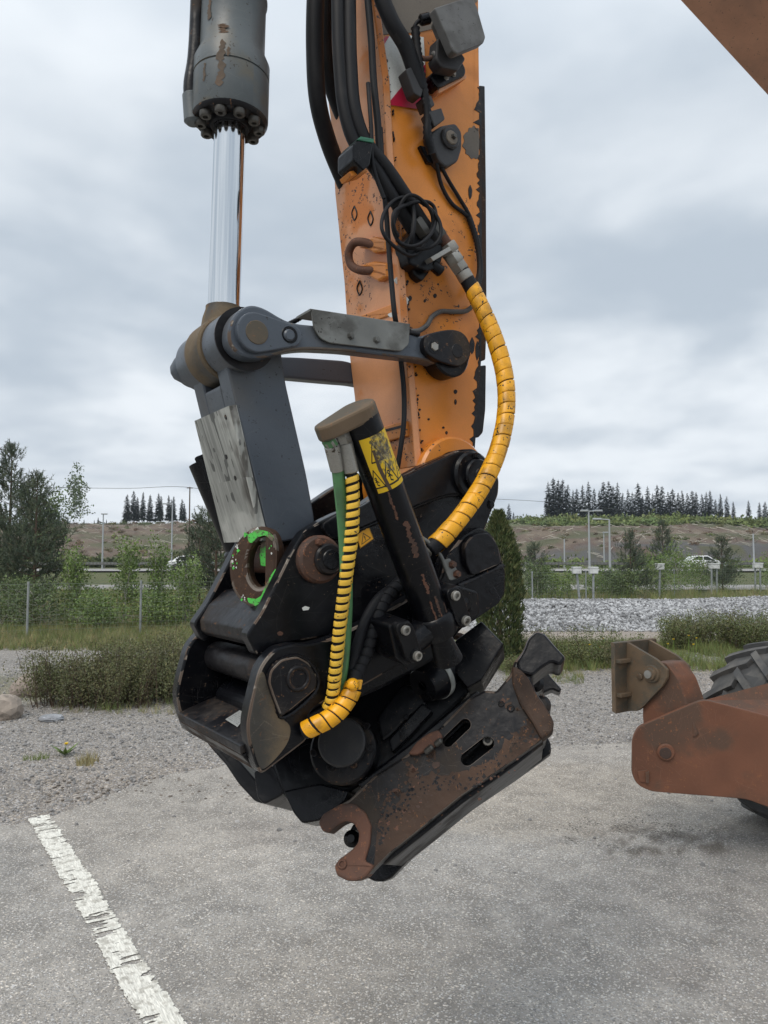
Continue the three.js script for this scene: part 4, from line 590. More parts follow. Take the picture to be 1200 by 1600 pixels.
  // clamp block where the hoses turn
  const cb = part('hose_clamp', plate(MF, [[552, 226], [561, 214], [584, 219], [578, 258], [568, 266], [552, 250]], 0.115, 0.185, { r: 0.004, bevel: 0.003 }), M_.black, ex, 'black clamp block with a green top'); part('clamp_lid', plate(MF, [[558, 218], [564, 213], [585, 217], [584, 223], [563, 219]], 0.12, 0.188, { r: 0.001, bevel: 0.001 }), std({ color: 0x2f6b52, roughness: 0.5 }), cb); part('clamp_foot', plate(MF, [[546, 268], [570, 262], [574, 268], [550, 275]], 0.115, 0.16, { r: 0.001, bevel: 0.001 }), M_.orange, cb);
  // hose coupling with its hex nuts
  const vb = part('coupling_block', [plate(MF, [[632, 378], [652, 352], [682, 362], [694, 392], [688, 416], [668, 424], [640, 412]], HW, 0.16, { r: 0.006, bevel: 0.004 }), plate(MF, [[640, 402], [668, 398], [672, 424], [660, 440], [648, 430]], HW, 0.14, { r: 0.008, bevel: 0.004 })], M_.black, ex, 'dark oily hose coupling block');
  part('hex_nut', capped(MF.w(676, 352, 0.15), MF.w(690, 372, 0.155), 0.019, 0.003, 6), M_.steelDark, vb); part('coupling_sleeve', capped(MF.w(688, 369, 0.155), MF.w(700, 386, 0.155), 0.016, 0.003), M_.rust, vb);
  part('hex_nut', capped(MF.w(697, 382, 0.155), MF.w(706, 396, 0.157), 0.024, 0.003, 6), M_.steel, vb); part('hex_nut', capped(MF.w(704, 396, 0.158), MF.w(714, 411, 0.16), 0.0215, 0.003, 6), M_.steel, vb); part('plug', capped(MF.w(674, 412, 0.15), MF.w(690, 426, 0.155), 0.014, 0.003, 12), M_.black, vb);
  part('coupling_strap', plate(MF, [[673, 402], [702, 385], [706, 391], [677, 408]], 0.15, 0.185, { r: 0.001, bevel: 0.001 }), M_.steel, vb);
  part('hex_nut', capped(MF.w(648, 344, 0.165), MF.w(664, 368, 0.165), 0.018, 0.003, 6), M_.steelDark, vb);
  // coil of spare cable
  const coil = []; const Rr = rng(77); for (let i = 0; i <= 64; i++) { const a = i / 64 * Math.PI * 2 * 3.2 + 2.4, k = 1 + 0.14 * Math.sin(a * 0.37 + 1), w = 36 * k + 5 * Math.sin(a * 1.7), h = 38 * (1.02 - 0.2 * Math.sin(a * 0.31)) + 4 * Math.cos(a * 2.3); coil.push([645 + w * Math.cos(a) + 6 * Math.sin(a * 0.33), 350 + h * Math.sin(a) + (i / 64 - 0.5) * 10, 0.185 + 0.012 * Math.sin(i * 0.5)]); }
  part('cable_coil', tube(W3(coil), 0.0044, 300, 9), M_.rubber, ex, 'coil of spare black cable'); part('cable_coil', tube(W3([[642, 310, 0.17], [647, 340, 0.185], [644, 370, 0.185], [640, 388, 0.17]]), 0.0055, 0, 8), M_.rubber, ex);
  // work lamp seen from behind, its bracket and cable
  const wl = part('work_lamp', plate(MF, [[679, 12], [709, 2], [738, -6], [746, 12], [759, 58], [756, 67], [714, 84], [708, 80]], 0.222, 0.246, { r: 0.005, bevel: 0.003 }), M_.plasticGrey, ex, 'grey boxy work lamp seen from behind');
  part('lamp_housing', plate(MF, [[690, 20], [738, 4], [752, 58], [714, 78]], 0.165, 0.216, { r: 0.01, bevel: 0.008 }), M_.plasticGrey, wl);
  part('lamp_neck', plate(MF, [[684, 60], [704, 52], [720, 80], [728, 92], [716, 110], [690, 104], [682, 92]], 0.165, 0.2, { r: 0.006, bevel: 0.004 }), M_.plastic, wl);
  for (const [x, y] of [[697, 121], [708, 116]]) part('bolt', hexBolt(MF, x, y, 0.16, 4, 0.006), M_.steel, wl);
  const lb = part('lamp_base', plate(MF, [[672, 117], [688, 102], [720, 92], [728, 106], [728, 117], [686, 138], [678, 130]], HW + 0.008, 0.16, { r: 0.01, bevel: 0.004 }), M_.black, wl); part('mount_pad', plate(MF, [[683, 138], [729, 116], [729, 122], [686, 146]], HW, 0.15, { r: 0.003, bevel: 0.002 }), M_.orangePale, wl);
  part('cable_gland', capped(MF.w(656, 32, 0.18), MF.w(672, 28, 0.19), 0.013, 0.003), M_.black, wl); part('cable_gland', capped(MF.w(676, 90, 0.18), MF.w(688, 84, 0.19), 0.012, 0.003), M_.plasticGrey, wl); part('lamp_lead', tube(W3([[655, 32, 0.18], [648, 40, 0.175], [648, 60, 0.17], [652, 84, 0.17]]), 0.005, 0, 8), M_.rubber, wl); part('lamp_lead', tube(W3([[676, 90, 0.18], [666, 92, 0.175], [656, 90, 0.172]]), 0.006, 0, 8), M_.rust, wl);
  part('cable_loom', corrugated(W3([[649, 44, 0.172], [651, 70, 0.17], [655, 100, 0.17], [662, 140, 0.168], [668, 180, 0.165], [668, 215, 0.16], [674, 240, 0.15]]), 0.0115, 0.012), M_.rubber, ex);
  const cn = (pts, c0, c1, m) => part('cable_connector', plate(MF, pts, c0, c1, { r: 0.004, bevel: 0.003 }), m, ex);
  cn([[634, 108], [648, 102], [662, 140], [658, 152], [648, 146]], 0.14, 0.175, M_.plastic); cn([[660, 152], [674, 148], [680, 164], [668, 172]], 0.14, 0.172, M_.plastic); cn([[670, 174], [690, 168], [696, 186], [680, 198]], 0.14, 0.176, M_.plastic);
  // round sensor
  const se = part('boom_sensor', plate(MF, [[672, 208], [690, 196], [712, 192], [722, 206], [722, 232], [716, 252], [698, 262], [686, 252], [678, 232]], HW, 0.15, { r: 0.01, bevel: 0.005 }), M_.plastic, ex, 'dark round sensor on the stick'); part('sensor_face', [disc(MF, 706, 214, 0.148, 0.16, 17, 0.004)], M_.plastic, se); part('sensor_ring', disc(MF, 707, 214, 0.158, 0.164, 11, 0.002), M_.bare, se); part('bolt', hexBolt(MF, 708, 214, 0.163, 4), M_.steelDark, se); part('sensor_base', plate(MF, [[656, 226], [676, 232], [688, 256], [670, 254]], HW, 0.13, { r: 0.004 }), M_.black, se);
}

// ---------------------------------------------------------------- undercarriage end with its rusty frame and tyre (part of the excavator)
{
  const kx = V(0.975, 0, 0.22).normalize(), kz = V(-0.22, 0, 0.975).normalize(), KF = new Frame(far(990, 1220, 4.2), kx, UP, kz);
  const fr = part('undercarriage_frame', plate(KF, [[1008, 1131], [996, 1137], [988, 1155], [987, 1210], [996, 1227], [1018, 1237], [1120, 1245], [1167, 1249], [1205, 1263], [1420, 1300], [1420, 1180], [1200, 1119], [1101, 1093], [1080, 1100]], -0.035, 0, { r: 0.03, bevel: 0.005 }), M_.rustFrame, ex, 'rust brown undercarriage frame plate');
  part('frame_pin', [disc(KF, 1041, 1176, -0.02, 0.016, 13, 0.006)], M_.rustFrame, fr); part('pin_face', disc(KF, 1040, 1177, 0.015, 0.02, 9, 0.003), M_.rust, fr);
  part('frame_lug', plate(KF, [[996, 1205], [1012, 1203], [1012, 1223], [1000, 1222]], -0.001, 0.008, { r: 0.006, bevel: 0.002 }), M_.rustFrame, fr); part('frame_lug', plate(KF, [[1009, 1207], [1014, 1206], [1014, 1224], [1009, 1224]], -0.001, 0.02, { r: 0.002, bevel: 0.002 }), M_.rustFrame, fr);
  { // top deck, sloping back from the frame's corner
    const A = far(1100, 1094, 4.29), B = far(1260, 1136, 4.02), C = far(1206, 1066, 4.42), D = far(1500, 1090, 4.5), B2 = far(1500, 1200, 3.9), dn = V(0, -0.07, 0);
    const T = [A, B, B2, D, C], pos = [], tri_ = (a, b, c) => pos.push(...a.toArray(), ...b.toArray(), ...c.toArray()); const L = T.map(p => p.clone().add(dn));
    for (let i = 1; i < 4; i++) { tri_(T[0], T[i], T[i + 1]); tri_(L[0], L[i + 1], L[i]); } for (let i = 0; i < 5; i++) { const j = (i + 1) % 5; tri_(T[i], L[i], T[j]); tri_(T[j], L[i], L[j]); }
    const g = new THREE.BufferGeometry(); g.setAttribute('position', new THREE.Float32BufferAttribute(pos, 3)); g.computeVertexNormals(); part('frame_deck', g, M_.rustFrame, fr);
  }
  const qx = V(0.6, 0, 0.8), qz = V(-0.8, 0, 0.6), QF = new Frame(far(980, 1060, 4.42), qx, UP, qz);
  const ear = [[979, 1003], [1025, 1030], [1042, 1046], [1042, 1060], [1034, 1073], [1003, 1106], [996, 1111], [976, 1111]], ev = loc(QF, ear, 0), yv = ev.map(p => p.y);
  const br = part('frame_bracket', [slab(QF, ev, -0.022, 0, { r: 0.012 }), slab(QF, ev, -0.235, -0.213, { r: 0.012 })], M_.rustOlive, ex, 'olive brown bracket ears on the undercarriage');
  const y0 = Math.min(...yv), y1 = Math.max(...yv);
  part('bracket_plate', slab(QF, [new THREE.Vector2(-0.028, y0 + 0.01), new THREE.Vector2(-0.002, y0), new THREE.Vector2(-0.002, y1), new THREE.Vector2(-0.028, y1 + 0.004)], -0.30, 0.11, { r: 0.004 }), M_.rustOlive, br);
  for (const k of [0.26, 0.74]) part('rib', slab(QF, [new THREE.Vector2(-0.004, mix(y0, y1, k) - 0.01), new THREE.Vector2(0.03, mix(y0, y1, k) - 0.01), new THREE.Vector2(0.03, mix(y0, y1, k) + 0.01), new THREE.Vector2(-0.004, mix(y0, y1, k) + 0.01)], -0.001, 0.1, { r: 0.002 }), M_.rustOlive, br);
  const pc = QF.l(1019, 1053, 0); part('bracket_pin', lathe(QF, pc.x, pc.y, [[0.0001, -0.25], [0.03, -0.25], [0.05, -0.24], [0.05, 0.008], [0.046, 0.014], [0.036, 0.014], [0.032, 0.03], [0.0001, 0.034]], 28), M_.rustOlive, br); part('pin_face', lathe(QF, pc.x - 0.004, pc.y, [[0.0001, 0.03], [0.022, 0.03], [0.022, 0.04], [0.0001, 0.042]], 20), M_.steel, br); part('bolt', hexBolt(QF, 1001, 1057, 0, 5, 0.014), M_.rustOlive, br);
  part('bracket_arm', slab(QF, loc(QF, [[1005, 1062], [1019, 1034], [1042, 1036], [1060, 1062], [1070, 1090], [1090, 1150], [1010, 1180], [1004, 1120]], -0.03), -0.205, -0.03, { r: 0.02, bevel: 0.005 }), M_.rustFrame, ex);
  // tyres: casing with raised bar lugs
  function tyre(c, axis, label) {
    const z = axis.clone().normalize(), F = new Frame(c, UP.clone().cross(z).normalize(), UP.clone(), z), R = 0.55, W = 0.2;
    const t = part('tyre', lathe(F, 0, 0, [[0.27, -W * 0.8], [0.36, -W], [0.46, -W], [0.5, -W * 0.92], [0.515, -W * 0.7], [0.52, 0], [0.515, W * 0.7], [0.5, W * 0.92], [0.46, W], [0.36, W], [0.27, W * 0.8]], 56), M_.tyre, ex, label);
    part('rim', lathe(F, 0, 0, [[0.0001, W * 0.25], [0.1, W * 0.25], [0.22, W * 0.5], [0.275, W * 0.82], [0.275, -W * 0.82], [0.0001, -W * 0.5]], 40), M_.rustFrame, t);
    for (const s of [-1, 1]) for (let k = 0; k < 20; k++) {
      const a0 = (k + (s > 0 ? 0.5 : 0)) / 20 * Math.PI * 2, pos = [], N = 6;
      const P = (a, r, w) => F.at(r * Math.cos(a), r * Math.sin(a), w);
      const sec = []; for (let i = 0; i <= N; i++) { const f = i / N, w = s * mix(-0.02, W * 1.0, f), a = a0 + f * 0.26, da = 0.06, ro = 0.552 - f * f * 0.02, ri = 0.5 - f * 0.02; sec.push([P(a - da, ri, w), P(a - da * 0.72, ro, w), P(a + da * 0.72, ro, w), P(a + da, ri, w)]); }
      const q4 = (a, b, c2, d) => pos.push(...a.toArray(), ...b.toArray(), ...c2.toArray(), ...a.toArray(), ...c2.toArray(), ...d.toArray());
      for (let i = 0; i < N; i++) for (let j = 0; j < 3; j++) q4(sec[i][j], sec[i + 1][j], sec[i + 1][j + 1], sec[i][j + 1]);
      q4(...sec[0]); q4(...sec[N]);
      const g = new THREE.BufferGeometry(); g.setAttribute('position', new THREE.Float32BufferAttribute(pos, 3)); g.computeVertexNormals(); part('tread_lug', g, M_.tyre, t);
    }
  }
  tyre(V(2.52, 0.55, -4.78), V(0.3, 0, 0.95), 'black tyre with bar tread behind the frame');
  tyre(V(5.1, 0.55, -4.35), V(0.3, 0, 0.95), 'rear tyre');
  // chassis, turntable and upper body, right of the picture
  const at = (u, y, s) => MF.at(u, y, s);
  const boxU = (u0, u1, y0, y1, s0, s1, r = 0.04) => slab(MF, [new THREE.Vector2(u0, y0), new THREE.Vector2(u1, y0), new THREE.Vector2(u1, y1), new THREE.Vector2(u0, y1)], s0, s1, { r, bevel: 0.02 });
  const cb = new RoundedBoxGeometry(2.6, 0.4, 0.8, 2, 0.04); cb.rotateY(0.22); cb.translate(4.3, 0.68, -4.75); part('chassis', cb, M_.rustFrame, ex);
  part('turntable', new THREE.CylinderGeometry(0.6, 0.6, 0.3, 40).translate(4.2, 1.0, -4.75), M_.black, ex);
  const ho = part('upper_body', boxU(4.15, 6.7, 1.12, 1.95, -1.1, 1.1), M_.boom, ex, 'orange upper body'); 
  const cab = part('cab', boxU(4.15, 5.6, 1.95, 2.95, 0.3, 1.1, 0.08), M_.boom, ex); part('window', boxU(4.28, 5.45, 2.05, 2.8, 1.1, 1.112, 0.03), M_.glass, cab); part('window', slab(new Frame(MF.at(4.15, 0, 0), SN, UP, UX.clone().negate()), [new THREE.Vector2(0.36, 2.0), new THREE.Vector2(1.04, 2.0), new THREE.Vector2(1.04, 2.85), new THREE.Vector2(0.36, 2.85)], 0.0, 0.012, { r: 0.03 }), M_.glass, cab);
  part('counterweight', boxU(6.5, 7.1, 1.12, 1.9, -1.1, 1.1, 0.1), M_.boom, ex);
}

// ---------------------------------------------------------------- ground
function stones(size, n, r0, r1, base, lo, hi, tint, seed, metres) {   // packed stones: colour and height
  const R = rng(seed), col = new Float32Array(size * size * 3), hgt = new Float32Array(size * size);
  for (let j = 0; j < size; j++) for (let i = 0; i < size; i++) { const k = j * size + i, f = fbm(i / size, j / size, 16, 4, seed + 1); for (let c = 0; c < 3; c++) col[k * 3 + c] = base[c] * (0.8 + 0.4 * f); hgt[k] = f * 0.25; }
  for (let s = 0; s < n; s++) {
    const cx = R() * size, cy = R() * size, a = r0 + (r1 - r0) * R() * R(), b = a * (0.55 + 0.4 * R()), th = R() * Math.PI, ct = Math.cos(th), sn = Math.sin(th), g = lo + (hi - lo) * Math.pow(R(), 1.3), tn = R(), h = 0.4 + 0.6 * R(), m = Math.ceil(a) + 1;
    const cc = [g * (1 + tint[0] * (tn - 0.3)), g * (1 + tint[1] * (tn - 0.3)), g * (1 + tint[2] * (tn - 0.3))];
    for (let y = -m; y <= m; y++) for (let x = -m; x <= m; x++) { const u = (x * ct + y * sn) / a, v = (-x * sn + y * ct) / b, d = u * u + v * v; if (d > 1) continue; const i = ((Math.floor(cx) + x) % size + size) % size, j = ((Math.floor(cy) + y) % size + size) % size, k = j * size + i, hh = h * Math.sqrt(1 - d * 0.8); if (hh > hgt[k]) { hgt[k] = hh; const nz = 0.94 + 0.12 * hash(i, j, s); for (let c = 0; c < 3; c++) col[k * 3 + c] = cc[c] * nz; } }
  }
  return [makeTex(size, (u, v, i, j) => { const k = j * size + i; return [col[k * 3], col[k * 3 + 1], col[k * 3 + 2]]; }, true, metres), makeTex(size, (u, v, i, j) => { const h = hgt[j * size + i] * 255; return [h, h, h]; }, false, metres)];
}
const [gravC, gravB] = stones(1024, 26000, 3, 9, [160, 156, 150], 134, 232, [0.1, 0.04, -0.06], 5, 1.6);
const [asphC, asphB] = stones(1024, 60000, 1.3, 4.2, [160, 158, 155], 138, 232, [0.06, 0.02, -0.04], 15, 1.7);
M_.gravel = std({ map: gravC, bumpMap: gravB, bumpScale: 0.012, vertexColors: true, roughness: 0.95 });
M_.asphalt = std({ map: asphC, bumpMap: asphB, bumpScale: 0.005, vertexColors: true, roughness: 0.92 });
const noise2 = (x, z, s, o = 4) => fbm(x + 100, z + 100, 1, o, s, false);
const crest = (x) => 12.4 + 1.6 * (noise2(x * 0.02, 3, 9) - 0.5) + (x > 20 ? 0.4 : 0);
function height(x, z) {
  const d = -z; let h = 0;
  if (d > 60) h += 0.35 * sst(60, 76, d);
  if (d > 104) { const rock = x > 18 && x < 100 ? sst(108, 122, d) * 3.2 * sst(18, 40, x) * (1 - sst(80, 105, x)) : 0; h += (crest(x) - 0.35) * sst(106, 252, d) + rock * (1 - sst(150, 250, d)); h += (noise2(x * 0.12, z * 0.12, 21) - 0.5) * 1.6 * sst(108, 130, d); }
  return h;
}
const edge = [[-300, 1345], [0, 1286], [90, 1268], [150, 1250], [230, 1222], [300, 1200], [420, 1186], [700, 1172], [960, 1166], [1500, 1155]].map(([x, y]) => ground(x, y));   // where the asphalt ends
const edgeZ = (x) => { for (let i = 0; i < edge.length - 1; i++) if (x <= edge[i + 1].x) { const t = (x - edge[i].x) / (edge[i + 1].x - edge[i].x); return mix(edge[i].z, edge[i + 1].z, Math.max(t, 0)); } return edge[edge.length - 1].z; };
function tint(x, z) {                                                // colour of the soil itself
  const d = -z, n = noise2(x * 0.9, z * 0.9, 3), n2 = noise2(x * 0.25, z * 0.25, 8), n3 = noise2(x * 3.5, z * 3.5, 14);
  let c = mix3([0.50, 0.475, 0.455], [0.40, 0.385, 0.375], n);
  c = mix3(c, [0.47, 0.41, 0.36], sst(0.52, 0.7, n2) * 0.6);
  const right = x > 0.6;
  const grass = [0.16, 0.19, 0.06], dry = [0.34, 0.30, 0.17], gr = mix3(grass, dry, sst(0.35, 0.7, n3 * 0.5 + n * 0.5));
  let g = 0;
  if (!right) { g = sst(13.3, 14.6, d + (n - 0.5) * 2.4) * 1; g = Math.max(g, sst(8.2, 8.9, d + (n - 0.5) * 1.2) * (1 - sst(10.2, 11, d)) * 0.55); }
  else { g = sst(11.0, 12.2, d + (n - 0.5) * 2.2) * (1 - sst(14.2, 14.9, d + (n - 0.5))); if (d > 26) g = Math.max(g, sst(26.5, 28.5, d + (n - 0.5) * 2)); c = mix3(c, [0.52, 0.46, 0.41], sst(14.4, 15.2, d)); c = mix3(c, [0.62, 0.62, 0.63], sst(16.5, 17.5, d + (n - 0.5) * 1.5)); }
  c = mix3(c, gr, g);
  if (d > 30) { const veg = [0.13, 0.18, 0.055]; c = mix3(c, mix3(veg, [0.24, 0.24, 0.10], n), sst(28, 34, d)); }
  if (d > 104) {                                                     // felled hillside
    const m1 = noise2(x * 0.10, z * 0.10, 33), m2 = noise2(x * 0.5, z * 0.35, 35);
    let s = mix3([0.19, 0.125, 0.092], [0.30, 0.235, 0.17], sst(0.35, 0.65, m2)); s = mix3(s, [0.13, 0.15, 0.06], sst(0.52, 0.62, m1) * 0.8);
    if (x > 18 && x < 100) s = mix3(s, [0.15, 0.15, 0.155], sst(107, 112, d) * (1 - sst(124, 136, d)) * sst(0.35, 0.5, m2));
    if (x > 30) s = mix3(s, [0.15, 0.19, 0.055], sst(176, 200, d)); else s = mix3(s, [0.22, 0.17, 0.10], sst(225, 245, d));
    c = mix3(c, s, sst(104, 112, d));
  }
  const k = d < 30 ? 1.5 : 1.15; return [c[0] * k, c[1] * k, c[2] * k];
}
{
  const NA = 420, NR = 250, pos = [], col = [], uv = [], idx = [];
  // finer in front of the camera than behind it
  const angs = []; for (let i = 0; i < NA; i++) { const t = i / NA * 2 - 1; angs.push(Math.sign(t) * (Math.abs(t) < 0.8 ? Math.abs(t) / 0.8 * 0.95 : mix(0.95, Math.PI, (Math.abs(t) - 0.8) / 0.2))); }
  for (let j = 0; j <= NR; j++) { const r = 0.4 * Math.pow(1400 / 0.4, j / NR); for (let i = 0; i < NA; i++) { const x = Math.sin(angs[i]) * r, z = -Math.cos(angs[i]) * r; const c = tint(x, z); pos.push(x, height(x, z), z); col.push(...c); uv.push(x, z); } }
  for (let j = 0; j < NR; j++) for (let i = 0; i < NA; i++) { const a = j * NA + i, b = j * NA + (i + 1) % NA, c = a + NA, d = b + NA; idx.push(a, b, c, b, d, c); }
  const ctr = pos.length / 3; pos.push(0, 0, 0); col.push(0.45, 0.44, 0.42); uv.push(0, 0); for (let i = 0; i < NA; i++) idx.push(ctr, (i + 1) % NA, i);
  const g = new THREE.BufferGeometry(); g.setAttribute('position', new THREE.Float32BufferAttribute(pos, 3)); g.setAttribute('color', new THREE.Float32BufferAttribute(col, 3)); g.setAttribute('uv', new THREE.Float32BufferAttribute(uv, 2)); g.setIndex(idx); g.computeVertexNormals();
  structure(new THREE.Mesh(g, M_.gravel), 'ground');
}
{ // asphalt sheet with a ragged far edge, dusty patches
  const pos = [], col = [], uv = [], idx = [], NX = 380, NZ = 220;
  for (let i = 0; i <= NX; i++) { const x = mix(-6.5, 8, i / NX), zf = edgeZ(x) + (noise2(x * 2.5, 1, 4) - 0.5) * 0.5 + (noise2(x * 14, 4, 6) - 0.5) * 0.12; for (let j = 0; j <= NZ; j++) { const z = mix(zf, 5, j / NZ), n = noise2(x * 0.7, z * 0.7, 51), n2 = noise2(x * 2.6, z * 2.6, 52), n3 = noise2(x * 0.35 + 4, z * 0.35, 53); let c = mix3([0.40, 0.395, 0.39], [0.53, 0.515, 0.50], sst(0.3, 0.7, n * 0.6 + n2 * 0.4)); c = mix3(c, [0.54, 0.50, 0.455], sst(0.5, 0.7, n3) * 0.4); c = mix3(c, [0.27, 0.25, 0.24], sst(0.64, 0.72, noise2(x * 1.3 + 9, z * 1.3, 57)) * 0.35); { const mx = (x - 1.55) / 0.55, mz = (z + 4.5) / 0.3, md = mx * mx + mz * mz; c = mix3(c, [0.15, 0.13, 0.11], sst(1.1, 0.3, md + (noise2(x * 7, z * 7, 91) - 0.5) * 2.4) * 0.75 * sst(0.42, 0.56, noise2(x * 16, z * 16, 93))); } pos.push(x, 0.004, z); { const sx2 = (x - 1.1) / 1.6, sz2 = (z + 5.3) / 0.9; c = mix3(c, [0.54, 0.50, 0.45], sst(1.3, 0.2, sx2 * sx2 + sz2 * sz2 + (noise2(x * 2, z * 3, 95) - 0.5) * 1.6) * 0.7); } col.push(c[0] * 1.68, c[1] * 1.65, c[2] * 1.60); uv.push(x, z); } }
  for (let i = 0; i < NX; i++) for (let j = 0; j < NZ; j++) { const a = i * (NZ + 1) + j, b = a + NZ + 1; idx.push(a, a + 1, b, b, a + 1, b + 1); }
  const g = new THREE.BufferGeometry(); g.setAttribute('position', new THREE.Float32BufferAttribute(pos, 3)); g.setAttribute('color', new THREE.Float32BufferAttribute(col, 3)); g.setAttribute('uv', new THREE.Float32BufferAttribute(uv, 2)); g.setIndex(idx); g.computeVertexNormals();
  structure(new THREE.Mesh(g, M_.asphalt), 'parking_area');
}
{ // worn white parking line
  const a = ground(60, 1275), b = ground(254, 1600), d = b.clone().sub(a).normalize(), L = a.distanceTo(b) + 2.2, w = 0.128, s = V(-d.z, 0, d.x);
  const mm = (u, v, f, o, s) => fbm(u * L * f + 20, v * w * 1.25 * f + 20, 1, o, s, false);      // noise in metres along and across the line
  const tex = makeTex(1024, (u, v) => mix3([240, 237, 226], [186, 181, 170], sst(0.48, 0.74, mm(u, v, 45, 4, 71)) * 0.8), true, 1);
  const al = makeTex(1024, (u, v) => { const n = mm(u, v, 60, 3, 81), m = mm(u, v, 9, 3, 85), cr = fbm(u * L * 55 + 9, v * w * 14 + 5, 1, 3, 88, false), x = Math.abs(v - 0.5) * 2, ed = 0.82 - 0.34 * (n - 0.45) - 0.26 * (m - 0.45), hole = sst(0.575, 0.64, cr * 0.6 + m * 0.4); const q = sst(ed + 0.03, ed - 0.03, x) * (1 - hole) * sst(0.0, 0.012, u + (n - 0.5) * 0.02) * 255; return [q, q, q]; }, false, 1);
  const N = 60, pos = [], uv = [], idx = []; for (let i = 0; i <= N; i++) for (let k = 0; k <= 1; k++) { const p = a.clone().addScaledVector(d, i / N * L).addScaledVector(s, (k - 0.5) * w * 1.25); pos.push(p.x, 0.008, p.z); uv.push(i / N, k); if (i < N && !k) { const o = i * 2; idx.push(o, o + 1, o + 2, o + 1, o + 3, o + 2); } }
  const g = new THREE.BufferGeometry(); g.setAttribute('position', new THREE.Float32BufferAttribute(pos, 3)); g.setAttribute('uv', new THREE.Float32BufferAttribute(uv, 2)); g.setIndex(idx); g.computeVertexNormals();
  structure(new THREE.Mesh(g, std({ map: tex, alphaMap: al, alphaTest: 0.5, roughness: 0.8, bumpMap: asphB, bumpScale: 0.003 })), 'parking_line');
}
// loose stones, crushed rock, dirt clods: uncountable
function scatter(name, geo, mat, list, label, category) { const im = new THREE.InstancedMesh(geo, mat, list.length), m = new THREE.Matrix4(), q = new THREE.Quaternion(), e = new THREE.Euler(), c = new THREE.Color(); list.forEach((o, i) => { e.set(o.r[0], o.r[1], o.r[2]); q.setFromEuler(e); m.compose(o.p, q, o.s); im.setMatrixAt(i, m); if (o.c) im.setColorAt(i, c.setRGB(...o.c)); }); im.name = uname(name); im.userData = { kind: 'stuff', label, category }; scene.add(im); return im; }
function rockGeo(seed, det = 1, flat = 0.75) { const g = new THREE.IcosahedronGeometry(1, det), p = g.attributes.position, v = V(); for (let i = 0; i < p.count; i++) { v.fromBufferAttribute(p, i); const n = 0.72 + 0.55 * hash(Math.round(v.x * 40), Math.round(v.y * 40 + v.z * 97), seed); v.multiplyScalar(n); v.y *= flat; p.setXYZ(i, v.x, v.y, v.z); } g.computeVertexNormals(); return g; }
{
  const R = rng(501), list = []; while (list.length < 26000) { const x = -6 + R() * 13, z = -4 - Math.pow(R(), 1.2) * 9; if (z > edgeZ(x) + 0.1 && R() > 0.06) continue; const s = 0.005 + 0.014 * Math.pow(R(), 3), g = 0.17 + 0.3 * R() * R() + (R() < 0.06 ? 0.2 : 0); list.push({ p: V(x, s * 0.3, z), s: V(s, s, s), r: [R() * 6, R() * 6, R() * 6], c: [g * 1.03, g, g * 0.97] }); }
  scatter('loose_gravel', rockGeo(3, 0), std({ roughness: 0.95 }), list, 'loose grey gravel beside the asphalt', 'gravel');
  const l2 = []; let z2 = 0; while (l2.length < 42000) { const x = 2 + R() * 22, z = -16.8 - R() * 12; if (x > -z * 0.75) continue; if (x > 9) { z2 = z - (x - 9) * 0.45 * R(); } else z2 = z; const bank = 0.03 + 0.26 * sst(17, 21, -z) * (1 - sst(25.5, 27.5, -z)); const s = 0.018 + 0.06 * R() * R(), g = (0.12 + 0.4 * Math.pow(R(), 1.2)) * (0.62 + 0.7 * noise2(x * 0.9, z * 1.3, 61)); l2.push({ p: V(x, bank * (0.4 + 0.6 * noise2(x * 0.4, z * 0.4, 5)), z2), s: V(s * (0.8 + 0.6 * R()), s, s), r: [R() * 6, R() * 6, R() * 6], c: [g * 0.99, g, g * 1.02] }); }
  scatter('crushed_rock', rockGeo(7, 0), std({ roughness: 0.95 }), l2, 'bank of pale crushed rock before the fence', 'crushed rock');
  const l3 = []; for (let i = 0; i < 4200; i++) { const a = R() * 6.28, rr = Math.pow(R(), 0.7), q = ground(975 + Math.cos(a) * rr * 110 + (R() - 0.5) * 40, 1300 + Math.sin(a) * rr * 26), s = 0.0018 + 0.005 * Math.pow(R(), 3), g = 0.05 + 0.07 * R(); if (noise2(q.x * 5, q.z * 9, 97) < 0.5) continue; l3.push({ p: V(q.x, s * 0.4, q.z), s: V(s * 1.4, s * 0.7, s), r: [0, R() * 6, 0], c: [g * 1.05, g * 0.97, g * 0.85] }); }
  for (let i = 0; i < 260; i++) { const q = ground(60 + R() * 330, 1215 + R() * 40), s = 0.004 + 0.01 * Math.pow(R(), 3), g = 0.09 + 0.1 * R(); l3.push({ p: V(q.x, s * 0.4, q.z), s: V(s * 1.4, s * 0.7, s), r: [0, R() * 6, 0], c: [g * 1.1, g * 0.95, g * 0.8] }); }
  scatter('dirt_clods', rockGeo(11, 0), std({ roughness: 1 }), l3, 'crumbs of dark dirt on the asphalt', 'dirt');
}
